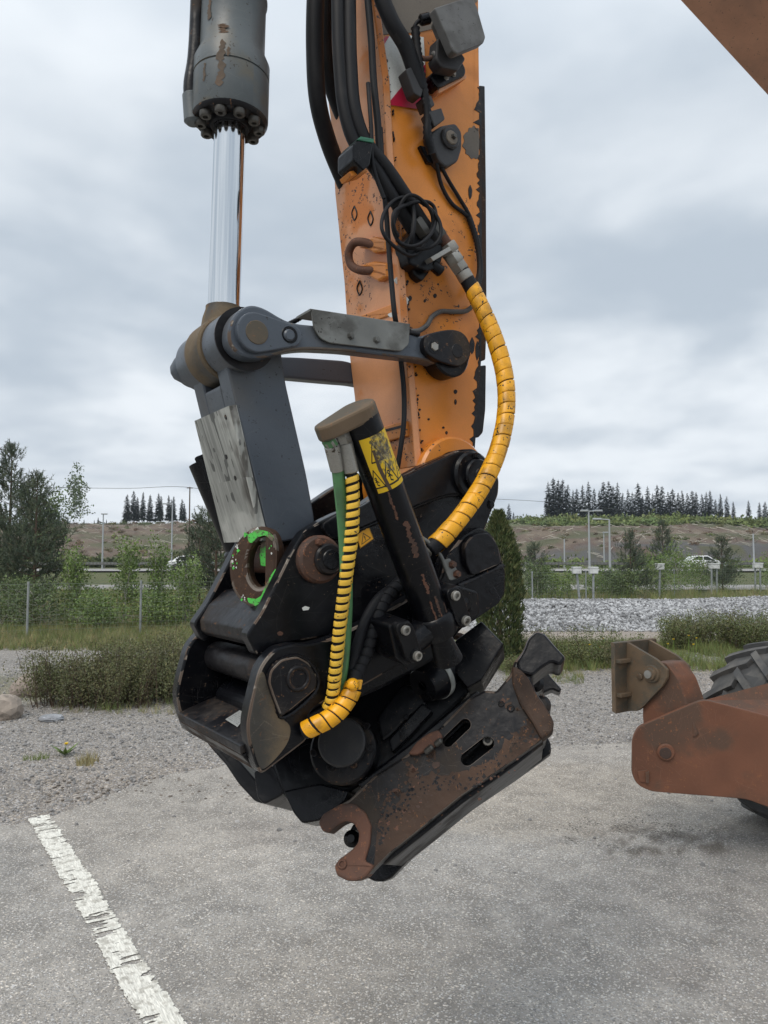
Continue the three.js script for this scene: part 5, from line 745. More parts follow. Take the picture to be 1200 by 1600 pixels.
// roads beyond the fence
function ribbon(name, z0, z1, y, colr) { const g = new THREE.PlaneGeometry(420, z0 - z1, 60, 1); g.rotateX(-Math.PI / 2); g.translate(0, 0, (z0 + z1) / 2); const p = g.attributes.position; for (let i = 0; i < p.count; i++) p.setY(i, y); g.setAttribute('uv', p.clone().count ? new THREE.Float32BufferAttribute(Array.from({ length: p.count * 2 }, (_, k) => k % 2 ? p.getZ(k >> 1) : p.getX(k >> 1)), 2) : null); return structure(new THREE.Mesh(g, std({ color: colr, map: asphC, roughness: 0.9 })), name); }
ribbon('near_road', -38, -45, 0.05, 0xd2d0d0); ribbon('highway', -71, -86, 0.42, 0xdad8d8);
{
  const gr = thing('guard_rail', 'grey steel guard rail along the far edge of the highway', 'guard rail'), m = M_.galv;
  part('rail', new THREE.BoxGeometry(260, 0.32, 0.08).translate(0, 1.0, -87), m, gr); for (let x = -120; x <= 120; x += 4) part('post', new THREE.BoxGeometry(0.12, 0.8, 0.12).translate(x, 0.6, -87.1), m, gr); rebase(gr);
}

// ---------------------------------------------------------------- plants
class Leaves {
  constructor() { this.p = []; this.c = []; this.n = []; }
  leaf(o, dir, up, len, wid, col) {                                  // a folded diamond leaf
    const d = dir.clone().normalize(), s = d.clone().cross(up); if (s.lengthSq() < 1e-4) s.set(1, 0, 0); s.normalize(); const n = s.clone().cross(d).normalize();
    const a = o, b = o.clone().addScaledVector(d, len * 0.45).addScaledVector(s, wid / 2).addScaledVector(n, wid * 0.12), c = o.clone().addScaledVector(d, len), e = o.clone().addScaledVector(d, len * 0.45).addScaledVector(s, -wid / 2).addScaledVector(n, wid * 0.12);
    this.tri(a, b, c, col); this.tri(a, c, e, col);
  }
  blade(o, dir, len, wid, col) { const d = dir.clone().normalize(), s = d.clone().cross(V(0.3, 0.2, 1)).normalize(); this.tri(o.clone().addScaledVector(s, -wid / 2), o.clone().addScaledVector(s, wid / 2), o.clone().addScaledVector(d, len), col); }
  tri(a, b, c, col) { const n = b.clone().sub(a).cross(c.clone().sub(a)).normalize(); for (const q of [a, b, c]) { this.p.push(q.x, q.y, q.z); this.c.push(col[0], col[1], col[2]); this.n.push(n.x, n.y, n.z); } }
  geo() { const g = new THREE.BufferGeometry(); g.setAttribute('position', new THREE.Float32BufferAttribute(this.p, 3)); g.setAttribute('normal', new THREE.Float32BufferAttribute(this.n, 3)); g.setAttribute('color', new THREE.Float32BufferAttribute(this.c, 3)); return g; }
}
const foliage = new THREE.MeshPhysicalMaterial({ vertexColors: true, side: THREE.DoubleSide, roughness: 0.75, transmission: 0.25, thickness: 0 });
const needles = std({ vertexColors: true, side: THREE.DoubleSide, roughness: 0.8 });
const bark = std({ map: wearTex([86, 72, 60], [60, 52, 46], [120, 110, 100], { cf: 30 }), roughness: 0.95 }), birchBark = std({ map: wearTex([168, 164, 156], [110, 104, 98], [50, 46, 44], { cf: 30, ct: 0.75 }), roughness: 0.9 });
function mesh(name, g, m, parent) { const o = new THREE.Mesh(g, m); o.name = name; parent.add(o); return o; }
const rdir = (R) => { const a = R() * 6.283, z = R() * 2 - 1, r = Math.sqrt(1 - z * z); return V(r * Math.cos(a), z, r * Math.sin(a)); };
const vary = (c, R, k = 0.25) => { const f = 1 + (R() - 0.5) * 2 * k, h = (R() - 0.5) * 0.16; return [c[0] * f * (1 + h), c[1] * f, c[2] * f * (1 - h)]; };
const cone = (a, b, r0, r1) => { const L = a.distanceTo(b), g = new THREE.CylinderGeometry(r1, r0, L, 6, 1).toNonIndexed(), m = new THREE.Matrix4(), q = new THREE.Quaternion().setFromUnitVectors(UP, b.clone().sub(a).normalize()); m.compose(a.clone().lerp(b, 0.5), q, V(1, 1, 1)); return clean(g.applyMatrix4(m)); };
function finish(t, pos, ry = 0, s = 1) { t.position.copy(pos); t.rotation.y = ry; t.scale.setScalar(s); return t; }

// shrub: many upright twigs with small leaves
function shrub(name, label, category, group, pos, rx, ry, rz, n, seed, cols, leaf = 0.03) {
  const R = rng(seed), t = thing(name, label, category, group), L = new Leaves(), st = [];
  const lobes = []; for (let i = 0; i < 9; i++) { const a = R() * 6.283, r = Math.sqrt(R()) * 0.75; lobes.push([Math.cos(a) * r * rx, Math.sin(a) * r * rz, (0.62 + 0.42 * R()) * (1 - r * 0.35)]); }
  const twigs = Math.round(n / 26);
  for (let i = 0; i < twigs; i++) {
    const lb = lobes[Math.floor(R() * lobes.length)], b = V(lb[0] + (R() - 0.5) * rx * 0.7, 0, lb[1] + (R() - 0.5) * rz * 0.7), hh = ry * lb[2] * (0.55 + 0.5 * R());
    const tip = b.clone().add(V((R() - 0.5) * rx * 0.35 + b.x * 0.18, hh, (R() - 0.5) * rz * 0.35 + b.z * 0.18));
    if (i % 5 === 0) st.push(cone(b, tip, 0.005, 0.0015));
    const base = cols[Math.floor(R() * cols.length)], wob = rdir(R).multiplyScalar(0.06);
    for (let k = 0; k < 26; k++) { const f = 0.12 + 0.9 * Math.pow(R(), 0.75), p = b.clone().lerp(tip, Math.min(f, 1)).add(rdir(R).multiplyScalar(leaf * 1.6)).addScaledVector(wob, Math.sin(f * 3)); if (p.y < 0.01) p.y = 0.01 + R() * 0.05; const d = rdir(R); d.y += 0.6; L.leaf(p, d, rdir(R), leaf * (0.7 + 0.7 * R()), leaf * (0.35 + 0.25 * R()), vary(base, R)); }
  }
  mesh('stems', mergeGeometries(st), bark, t); mesh('foliage', L.geo(), foliage, t); return finish(t, pos);
}
const olive = [[0.14, 0.155, 0.06], [0.11, 0.13, 0.045], [0.18, 0.175, 0.075], [0.13, 0.12, 0.055]], green = [[0.14, 0.17, 0.055], [0.11, 0.145, 0.045], [0.18, 0.19, 0.07], [0.14, 0.13, 0.06]];
{
  const q = (x, y) => ground(x, y);
  shrub('shrub', 'low olive brown shrub beside the gravel, left of the attachment', 'shrub', null, q(158, 1098), 0.9, 0.85, 0.5, 30000, 21, olive, 0.026);
  shrub('shrub', 'low olive shrub half hidden behind the black attachment', 'shrub', null, q(268, 1086), 0.75, 0.92, 0.55, 25000, 22, olive, 0.026);
  shrub('shrub', 'loose green shrub with dandelions between the attachment and the rusty bracket', 'shrub', null, q(905, 1036), 0.95, 0.68, 0.6, 12000, 23, green, 0.032);
  shrub('shrub', 'small dense round shrub just right above the rusty bracket', 'shrub', null, q(1070, 1010), 0.5, 0.78, 0.5, 9000, 24, green, 0.034);
  shrub('shrub', 'wide green shrub at the right edge behind the tyre', 'shrub', null, q(1168, 1010), 0.95, 0.86, 0.7, 15000, 25, green, 0.036);
  shrub('shrub', 'small shrub in front of the columnar thuja', 'shrub', null, q(815, 1052), 0.35, 0.28, 0.3, 3500, 26, green, 0.026);
}
// thuja: dense upright column
{
  const R = rng(61), t = thing('thuja_tree', 'dark green columnar thuja behind the attachment', 'tree'), L = new Leaves(), H = 2.35;
  for (let i = 0; i < 5200; i++) { const f = Math.pow(R(), 0.8), y = 0.05 + f * (H - 0.1), prof = 0.33 * Math.pow(Math.sin(Math.min(1, (1.02 - f) * 1.9) * Math.PI / 2), 0.8) * (0.72 + 0.5 * noise2(f * 14, Math.floor(R() * 5) * 3.7, 3)), a = R() * 6.283, r = prof * (0.45 + 0.6 * Math.sqrt(R())), o = V(Math.cos(a) * r, y, Math.sin(a) * r), d = V(Math.cos(a) * 0.5, 1, Math.sin(a) * 0.5), c = [[0.07, 0.10, 0.03], [0.095, 0.12, 0.04], [0.05, 0.075, 0.026], [0.13, 0.14, 0.055]][Math.floor(R() * 4)];
    for (let k = 0; k < 4; k++) { const dd = d.clone().add(rdir(R).multiplyScalar(0.45)); L.leaf(o.clone().add(rdir(R).multiplyScalar(0.02)), dd, rdir(R), 0.05 + 0.05 * R(), 0.018, vary(c, R)); } }
  mesh('trunk', cone(V(0, 0, 0), V(0, H * 0.9, 0), 0.05, 0.01), bark, t); mesh('crown', L.geo(), needles, t); finish(t, ground(781, 1040));
}
// young pine with upswept needle shoots
function pine(label, pos, H, W, seed, group) {
  const R = rng(seed), t = thing('pine_tree', label, 'tree', group), L = new Leaves(), w = [cone(V(0, 0, 0), V(0, H, 0), H * 0.016, 0.008)];
  const shoot = (o, d, len) => { const c0 = [[0.055, 0.078, 0.045], [0.075, 0.095, 0.05], [0.04, 0.058, 0.036], [0.065, 0.075, 0.05]][Math.floor(R() * 4)], n = 16; for (let k = 0; k < n; k++) { const p = o.clone().addScaledVector(d, len * k / n), nd = d.clone().multiplyScalar(0.8).add(rdir(R)); L.blade(p, nd, 0.07 + 0.05 * R(), 0.016, vary(c0, R)); } };
  const rows = Math.round(H * 4.2);
  for (let i = 0; i < rows; i++) { const f = (i + 0.5) / rows, y = 0.12 * H + f * 0.86 * H, reach = W * (1 - Math.pow(f, 1.3)) * (0.65 + 0.5 * R()) + 0.12, nb = 4 + Math.floor(R() * 3);
    for (let b = 0; b < nb; b++) { const a = R() * 6.283, o = V(0, y, 0), dir = V(Math.cos(a), 0.25 + 0.3 * f, Math.sin(a)), tip = o.clone().addScaledVector(dir, reach * (0.7 + 0.4 * R())); w.push(cone(o, tip, 0.014 * (1.2 - f), 0.004)); const m = Math.max(4, Math.round(reach * 15)); for (let k = 0; k < m; k++) { const g = 0.25 + 0.78 * (k + R()) / m, p = o.clone().lerp(tip, g), sd = dir.clone().normalize().multiplyScalar(0.5).add(rdir(R).multiplyScalar(0.55)).add(V(0, 0.75, 0)).normalize(); p.add(rdir(R).multiplyScalar(0.1)); shoot(p, sd, 0.16 + 0.16 * R()); } } }
  for (let k = 0; k < 4; k++) shoot(V(0, H * 0.96, 0).add(rdir(R).multiplyScalar(0.03)), V((R() - 0.5) * 0.5, 1, (R() - 0.5) * 0.5).normalize(), 0.3);
  mesh('trunk', mergeGeometries(w), bark, t); mesh('crown', L.geo(), needles, t); return finish(t, pos);
}
const onGround = (px, d) => { const p = far(px, 872, d); return V(p.x, height(p.x, p.z), p.z); };
pine('tall young pine at the left edge behind the wire fence', onGround(14, 20.5), 4.65, 1.25, 71);
pine('shorter pine leaning in front of the tall left pine', onGround(55, 19.5), 3.7, 1.1, 72);
pine('young pine behind the fence partly covered by the bucket link', onGround(338, 24), 3.75, 1.05, 73);
pine('bushy pine beside the pine covered by the bucket link', onGround(312, 25), 3.0, 0.9, 74);
pine('slim pine among birches left of the white boxes', onGround(835, 33), 2.1, 0.7, 75);
pine('broad dark pine behind the right fence between the boxes', onGround(985, 31), 2.6, 1.0, 76);
pine('taller dark pine behind the broad one', onGround(1036, 42), 3.6, 1.0, 77);
pine('small dark pine near the right edge behind the fence', onGround(1128, 36), 2.5, 0.8, 78);
// birch saplings
function sapling(label, pos, H, W, seed, cols, n = 2600, leaf = 0.05, group = 'birch saplings beyond the fence') {
  const R = rng(seed), t = thing('birch_sapling', label, 'sapling', group), L = new Leaves(), w = [], stems = 2 + Math.floor(R() * 3);
  for (let s = 0; s < stems; s++) { const b = V((R() - 0.5) * 0.3 * W, 0, (R() - 0.5) * 0.3 * W), top = b.clone().add(V((R() - 0.5) * W * 0.7, H * (0.7 + 0.32 * R()), (R() - 0.5) * W * 0.7)); w.push(cone(b, top, 0.018, 0.004)); const br = 16;
    for (let k = 0; k < br; k++) { const f = 0.12 + 0.86 * (k + R()) / br, o = b.clone().lerp(top, f), a = R() * 6.283, tip = o.clone().add(V(Math.cos(a) * W * 0.5 * (1.05 - f * 0.75), 0.22 * H * (0.3 + R() * 0.7), Math.sin(a) * W * 0.5 * (1.05 - f * 0.75))); w.push(cone(o, tip, 0.006, 0.002)); const c = cols[Math.floor(R() * cols.length)], m = Math.round(n / stems / br); for (let i = 0; i < m; i++) { const p = o.clone().lerp(tip, 0.15 + R()).add(rdir(R).multiplyScalar(W * 0.09 + leaf)); if (p.y < 0) continue; L.leaf(p, rdir(R), rdir(R), leaf * (0.7 + 0.7 * R()), leaf * 0.75, vary(c, R)); } } }
  mesh('trunk', mergeGeometries(w), birchBark, t); mesh('crown', L.geo(), foliage, t); return finish(t, pos);
}
const fresh = [[0.17, 0.25, 0.06], [0.14, 0.21, 0.05], [0.20, 0.27, 0.08], [0.12, 0.18, 0.05]], mid = [[0.11, 0.16, 0.05], [0.09, 0.13, 0.045], [0.13, 0.18, 0.06]];
[['fresh green birch sapling behind the left fence, beside the pine', 122, 19, 1.9, 0.9, fresh], ['thin birch sapling rising between the two left fence posts', 198, 18.5, 2.0, 0.8, fresh], ['birch sapling behind the second left fence post', 250, 19, 2.0, 0.9, fresh], ['low leafy birch behind the fence beside the coupler', 285, 18, 1.5, 0.9, fresh], ['low birch clump at the foot of the left fence', 155, 17.6, 0.8, 1.6, fresh], ['low shrubby birch by the left fence post under the pine', 62, 17.6, 1.1, 1.6, mid], ['low pale birch seen left of the first fence post', 12, 18, 1.2, 1.4, mid], ['low birch between the coupler and the second fence post', 225, 17.8, 0.75, 1.5, fresh],
  ['fresh green birch behind the thuja at the right fence', 838, 29, 1.5, 1.3, mid], ['low birch left of the first white box', 875, 31, 1.1, 1.6, fresh], ['rounded birch between the second and third white box', 1030, 32, 1.75, 1.9, fresh], ['bright birch right of the third white box', 1056, 36, 2.3, 1.8, fresh], ['spreading birch left of the fourth white box', 1092, 37, 1.7, 2.2, fresh], ['birch behind the fourth white box', 1128, 39, 1.6, 1.8, mid], ['birch at the right edge of the picture behind the fence', 1192, 40, 1.9, 1.8, fresh], ['low birch clump behind the second white box', 942, 33, 1.0, 1.8, fresh], ['low birch in front of the broad pine', 962, 30, 1.0, 1.4, mid]]
  .forEach(([l, px, d, H, W, c], i) => sapling(l, onGround(px, d), H, W, 300 + i, c, 2600, d > 25 ? 0.07 : 0.055));
// deciduous tree far left, bushes along the highway
sapling('rounded birch tree standing behind the tall left pine', onGround(72, 95), 10.0, 4.0, 331, mid, 3000, 0.32, null);
sapling('small pointed tree alone on the left crest', onGround(115, 235), 17.3, 7, 332, mid, 1200, 0.7, null);

const nth = (n) => { const u = ['', 'first', 'second', 'third', 'fourth', 'fifth', 'sixth', 'seventh', 'eighth', 'ninth', 'tenth', 'eleventh', 'twelfth', 'thirteenth', 'fourteenth', 'fifteenth', 'sixteenth', 'seventeenth', 'eighteenth', 'nineteenth'], t = { 20: 'twentieth', 30: 'thirtieth', 40: 'fortieth' }, p = { 2: 'twenty', 3: 'thirty', 4: 'forty' }; return n < 20 ? u[n] : t[n] || p[Math.floor(n / 10)] + '-' + u[n % 10]; };
// far spruces on the crest, each a tree of its own
function spruceGeo(seed, sparse) {
  const R = rng(seed), L = new Leaves(), H = 1, rows = 30;
  for (let i = 0; i < rows; i++) { const f = i / rows, y = (sparse ? 0.2 : 0.04) + f * (sparse ? 0.78 : 0.94), rad = (sparse ? 0.14 : 0.15) * Math.pow(1 - f, 0.6) * (0.7 + 0.6 * R()) + 0.008, nb = Math.round(8 + 8 * (1 - f));
    for (let b = 0; b < nb; b++) { const a = R() * 6.283, o = V(0, y, 0), d = V(Math.cos(a), -0.35 + 0.45 * f + 0.3 * (R() - 0.5), Math.sin(a)), c = [[0.030, 0.046, 0.032], [0.042, 0.058, 0.038], [0.024, 0.036, 0.028]][Math.floor(R() * 3)], l = rad * (0.65 + 0.6 * R()); for (let k = 0; k < 3; k++) { const dd = d.clone().add(rdir(R).multiplyScalar(0.35)); L.leaf(o.clone().addScaledVector(d, l * 0.2 * k).add(V(0, (R() - 0.5) * 0.02, 0)), dd, UP, l * (0.9 - 0.2 * k), 0.05 * (1.1 - f * 0.6), vary(c, R, 0.3)); } } }
  L.leaf(V(0, 0.93, 0), UP, V(1, 0, 0), 0.08, 0.012, [0.04, 0.055, 0.035]);
  return L.geo();
}
{
  const protos = [0, 1, 2, 3, 4, 5].map(i => { const g = new THREE.Group(); mesh('trunk', cone(V(0, -0.04, 0), V(0, 0.95, 0), 0.010, 0.003), bark, g); mesh('crown', spruceGeo(400 + i, i >= 4), needles, g); return g; });
  const R = rng(88);
  const put = (px, top, d, kind, label, group) => { const b = onGround(px, d), tp = far(px, top, d), o = protos[kind].clone(); o.name = uname('spruce_tree'); o.userData = { label, category: 'tree', group }; scene.add(o); const H = tp.y - b.y; o.position.copy(b); const wd = H * (0.95 + 0.5 * R()); o.scale.set(wd, H, wd); o.rotation.y = R() * 6; };
  [197, 207, 213, 222, 233, 246, 250, 262, 266, 270, 283, 287].forEach((x, i) => put(x, [772, 766, 776, 768, 772, 770, 774, 773, 779, 775, 779, 786][i], 246 + R() * 10, 4 + i % 2, `slender spruce, ${nth(i + 1)} from the left in the group on the left crest`, 'spruces on the left crest'));
  const tops = [[858, 752], [866, 746], [874, 750], [881, 747], [889, 755], [897, 766], [903, 764], [912, 756], [921, 752], [930, 762], [938, 764], [945, 752], [953, 752], [960, 756], [967, 751], [975, 768], [983, 764], [990, 768], [999, 753], [1006, 772], [1014, 760], [1022, 770], [1029, 758], [1037, 760], [1046, 766], [1053, 764], [1062, 770], [1068, 764], [1076, 768], [1084, 766], [1090, 768], [1099, 770], [1106, 768], [1112, 766], [1120, 780], [1128, 772], [1138, 773], [1148, 782], [1172, 780], [1189, 782], [1198, 785]];
  tops.forEach(([x, y], i) => put(x, y + Math.round((R() - 0.5) * 4), 238 + R() * 22, i % 4, `tall dark spruce, ${nth(i + 1)} from the left in the row on the right crest`, 'spruces on the right crest'));
  [[796, 786], [803, 800], [812, 808], [822, 806], [834, 808], [843, 812]].forEach(([x, y], i) => put(x, y, 262, i % 4, `small far spruce, ${nth(i + 1)} from the left, left of the tall right row`, 'small spruces left of the tall row'));
  [[1080, 812], [1090, 814], [1160, 813], [1167, 814]].forEach(([x, y], i) => put(x, y - 4, 250, i % 4, `low young spruce, ${nth(i + 1)} from the left under the tall row`, 'low spruces under the tall row'));
  [[130, 811], [146, 812], [152, 808], [165, 811]].forEach(([x, y], i) => put(x, y, 248, i % 4, `tiny young spruce, ${nth(i + 1)} from the left on the left crest`, 'tiny spruces on the left crest'));
}
// ground cover: grass, hillside scrub, felling waste
function tuft(seed, n, h, w, spread) { const R = rng(seed), L = new Leaves(); for (let i = 0; i < n; i++) { const o = V((R() - 0.5) * spread, 0, (R() - 0.5) * spread), d = V((R() - 0.5) * 0.9, 1, (R() - 0.5) * 0.9); L.blade(o, d, h * (0.5 + 0.6 * R()), w, [1, 1, 1].map(() => 0.85 + 0.3 * R())); } return L.geo(); }
{
  const R = rng(91), g = tuft(5, 14, 0.2, 0.007, 0.12), list = [], gc = [[0.15, 0.18, 0.055], [0.19, 0.21, 0.075], [0.32, 0.28, 0.15], [0.12, 0.15, 0.05], [0.28, 0.25, 0.13]];
  const add = (x, z, s, cs = gc) => { const c = cs[Math.floor(R() * cs.length)]; list.push({ p: V(x, height(x, z), z), s: V(s, s * (0.7 + 0.6 * R()), s), r: [0, R() * 6, 0], c: vary(c, R) }); };
  for (let i = 0; i < 9000; i++) { const x = -14 + R() * 13.5, z = -13.4 - R() * 4.5; add(x, z, 0.5 + 0.6 * R()); }
  for (let i = 0; i < 7000; i++) { const x = 0.8 + R() * 12, z = -11.0 - R() * 3.4; if (noise2(x * 0.9, z * 0.9, 3) < 0.36) continue; add(x, z, 0.5 + 0.7 * R(), [gc[0], gc[1], gc[3]]); }
  for (let i = 0; i < 4500; i++) { const x = -22 + R() * 50, z = -27.5 - R() * 9; if (x < 2 && z > -17.5) continue; add(x, z, 1 + 1.3 * R()); }
  for (let i = 0; i < 2600; i++) { const x = -20 + R() * 22, z = -17.6 - R() * 12; add(x, z, 1 + 1.3 * R()); }
  for (let i = 0; i < 160; i++) { const q = ground(80 + R() * 240, 1095 + R() * 22); add(q.x, q.z, 0.25 + 0.35 * R()); }
  for (let i = 0; i < 260; i++) { const q = ground(790 + R() * 120, 1040 + R() * 30); add(q.x, q.z, 0.3 + 0.35 * R()); }
  scatter('grass', g, needles, list, 'grass and dry stalks on the verges', 'grass');
  // scrub on the far slope and along the highway
  const sl = new Leaves(), R2 = rng(5); for (let i = 0; i < 90; i++) { const p = rdir(R2); p.y = Math.abs(p.y); p.multiplyScalar(0.35 + 0.65 * R2()); p.y *= 0.8; const f = 0.8 + 0.4 * R2(); sl.leaf(p, rdir(R2), rdir(R2), 0.34, 0.22, [f, f, f]); }
  const ls = []; const sc = (x, z, s, c) => ls.push({ p: V(x, height(x, z), z), s: V(s * (0.9 + 0.5 * R()), s * (0.6 + 0.6 * R()), s), r: [0, R() * 6, 0], c: vary(c, R) });
  for (let i = 0; i < 1300; i++) { const x = 38 + R() * 120, z = -182 - R() * 62; sc(x, z, 1.2 + 2.2 * R() * R(), [[0.14, 0.18, 0.05], [0.11, 0.15, 0.045], [0.17, 0.20, 0.07]][i % 3]); }
  for (let i = 0; i < 420; i++) { const x = -75 + R() * 62, z = -100 - R() * 14; sc(x, z, 0.8 + 1.2 * R(), [[0.10, 0.13, 0.045], [0.13, 0.15, 0.05], [0.07, 0.09, 0.035]][i % 3]); }
  for (let i = 0; i < 160; i++) { const x = 18 + R() * 70, z = -100 - R() * 12; sc(x, z, 0.7 + 1.0 * R(), [[0.12, 0.15, 0.05], [0.14, 0.18, 0.06]][i % 2]); }
  for (let i = 0; i < 520; i++) { const x = -90 + R() * 180, z = -112 - R() * 130; sc(x, z, 0.4 + 1.0 * R() * R(), [[0.12, 0.12, 0.05], [0.17, 0.13, 0.08], [0.10, 0.13, 0.045], [0.13, 0.09, 0.06]][i % 4]); }
  for (let i = 0; i < 260; i++) { const x = -110 + R() * 140, z = -226 - R() * 26; sc(x, z, 0.6 + 1.2 * R() * R(), [[0.12, 0.11, 0.06], [0.09, 0.12, 0.05], [0.17, 0.11, 0.07]][i % 3]); }
  scatter('scrub', sl.geo(), needles, ls, 'scrub on the hillside beyond the highway', 'scrub');
  const lg = []; for (let i = 0; i < 1700; i++) { const x = -95 + R() * 190, z = -112 - R() * 125, s = 1 + 4.5 * R() * R(), g2 = 0.2 + 0.28 * R(); lg.push({ p: V(x, height(x, z) + 0.2, z), s: V(s, 0.07 + 0.08 * R(), 0.09), r: [0, R() * 6, (R() - 0.5) * 0.9], c: [g2 * 1.08, g2, g2 * 0.85] }); }
  scatter('felling_waste', new THREE.CylinderGeometry(0.5, 0.5, 1, 5).rotateZ(Math.PI / 2), std({ roughness: 1 }), lg, 'pale trunks and branches left on the felled hillside', 'branches');
}
// boulders, weeds, dandelions
{
  const rm = (c) => std({ map: wearTex(c, c.map(v => v * 0.72), c.map(v => v * 1.15), { cf: 24, ct: 0.7, tile: 0.6, vary: 0.25 }), roughness: 0.95, bumpMap: bumpFine, bumpScale: 0.006 });
  const bd = (px, py, r, c, label, seed, f) => { const p = ground(px, py), g = rockGeo(seed, 2, f); const v = V(), a = g.attributes.position; for (let i = 0; i < a.count; i++) { v.fromBufferAttribute(a, i); const n = 0.8 + 0.4 * noise2(v.x * 1.6 + seed, v.y * 1.6 + v.z * 1.3, seed); v.normalize().multiplyScalar(n); a.setXYZ(i, v.x, v.y * f, v.z); } g.scale(r, r, r * 0.9); g.computeVertexNormals(); const m = new THREE.Mesh(boxUV(g.translate(0, r * f * 0.5, 0), seed), rm(c)); m.geometry.computeVertexNormals(); m.name = uname('boulder'); m.userData = { label, category: 'boulder' }; m.position.copy(p); scene.add(m); };
  bd(8, 1122, 0.17, [140, 130, 120], 'pale boulder at the left edge of the gravel', 3, 0.95); bd(48, 1086, 0.22, [138, 126, 117], 'pinkish boulder beside the low olive shrub', 5, 0.8); bd(68, 1068, 0.22, [128, 124, 118], 'grey boulder behind the pinkish one', 8, 0.85); bd(80, 1126, 0.12, [150, 152, 156], 'small flat grey stone in front of the boulders', 9, 0.4); bd(877, 949, 0.45, [74, 70, 66], 'dark flat slab lying by the right fence', 12, 0.35);
  const yel = std({ color: 0xe8c81a, roughness: 0.7 }), stemM = std({ color: 0x6f8c3a, roughness: 0.7 });
  const dand = (px, py, h, label, leaves, seed, group) => { const R = rng(seed), t = thing('dandelion', label, 'flower', group), p = ground(px, py); mesh('stem', cone(V(0, 0, 0), V(0.01, h, 0), 0.003, 0.0025), stemM, t); const fl = new Leaves(); for (let k = 0; k < 46; k++) { const a = R() * 6.283, d = V(Math.cos(a), 0.2 + R() * 1.2, Math.sin(a)); fl.leaf(V(0.01, h, 0), d, UP, 0.018 + 0.012 * R(), 0.008, [0.80, 0.58, 0.02]); } mesh('flower_head', fl.geo(), needles, t); if (leaves) { const L = new Leaves(); for (let k = 0; k < 16; k++) { const a = R() * 6.283; L.leaf(V(0, 0, 0), V(Math.cos(a), 0.35 + R() * 0.6, Math.sin(a)), UP, 0.1 + 0.07 * R(), 0.03, vary([0.13, 0.2, 0.04], R)); } mesh('leaves', L.geo(), foliage, t); } finish(t, p, 0, 1); };
  dand(101, 1180, 0.085, 'single yellow dandelion growing on the gravel at left', true, 3);
  [[822, 1050], [915, 1034], [921, 1042], [926, 1033], [936, 1040], [942, 1030], [1043, 1026], [1052, 1024], [1076, 1024], [1083, 1027], [1088, 1022]].forEach(([x, y], i) => dand(x, y, 0.2 + 0.06 * (i % 3), `small dandelion by the right shrubs, ${nth(i + 1)} from the left`, false, 40 + i, 'dandelions by the right shrubs'));
  const weed = (px, py, n, h, c, label, seed, sp = 0.09) => { const R = rng(seed), t = thing('weed', label, 'weed'), L = new Leaves(); for (let k = 0; k < n; k++) L.blade(V((R() - 0.5) * sp, 0, (R() - 0.5) * sp), V((R() - 0.5) * 1.1, 1, (R() - 0.5) * 1.1), h * (0.4 + 0.7 * R()), 0.005, vary(c, R)); mesh('blades', L.geo(), needles, t); finish(t, ground(px, py)); };
  weed(137, 1194, 130, 0.12, [0.30, 0.26, 0.13], 'dry yellowish grass tuft on the gravel at left', 5, 0.13); weed(66, 1186, 40, 0.07, [0.16, 0.2, 0.07], 'tiny green weed left of another weed on the gravel', 6); weed(47, 1187, 30, 0.06, [0.16, 0.2, 0.07], 'tiny green weed nearest the left edge on the gravel', 7);
  weed(245, 1092, 60, 0.16, [0.17, 0.22, 0.07], 'green grass tuft at the foot of the left shrub', 8, 0.2); weed(172, 1108, 60, 0.12, [0.15, 0.2, 0.06], 'grass tuft in front of the low olive shrub', 9, 0.15);
}

// ---------------------------------------------------------------- fences, boxes on posts, lamps, wires, cars
const postM = std({ map: wearTex([150, 154, 154], [118, 120, 118], [96, 98, 96], { cf: 30 }), roughness: 0.5, metalness: 0.4 });
const wireM = std({ color: 0x76806f, roughness: 0.5, metalness: 0.3 });
function fence(pts, H, label, posts) {
  const t = thing('wire_fence', label, 'fence'), W = [], P = pts;
  for (const p of posts) part('post', new THREE.CylinderGeometry(0.024, 0.024, H + 0.04, 10).translate(p.x, H / 2, p.z), postM, t);
  for (let i = 0; i < P.length - 1; i++) { const a = P[i], b = P[i + 1], L = a.distanceTo(b), d = b.clone().sub(a).normalize(), ang = Math.atan2(-d.z, d.x); const bar = (o, len, vert, w) => { const g = vert ? new THREE.BoxGeometry(w, len, w) : new THREE.BoxGeometry(len, w, w); g.rotateY(ang); g.translate(o.x, o.y, o.z); W.push(g.toNonIndexed()); };
    for (let k = 0; k <= 10; k++) bar(V((a.x + b.x) / 2, 0.05 + k * (H - 0.08) / 10, (a.z + b.z) / 2), L, false, k === 10 ? 0.009 : 0.0045); for (let s = 0; s < L; s += 0.15) bar(a.clone().addScaledVector(d, s).setY(H / 2), H - 0.06, true, 0.004); }
  const m = part('wire_mesh', W, wireM, t); m.userData.kind = 'stuff'; rebase(t);
}
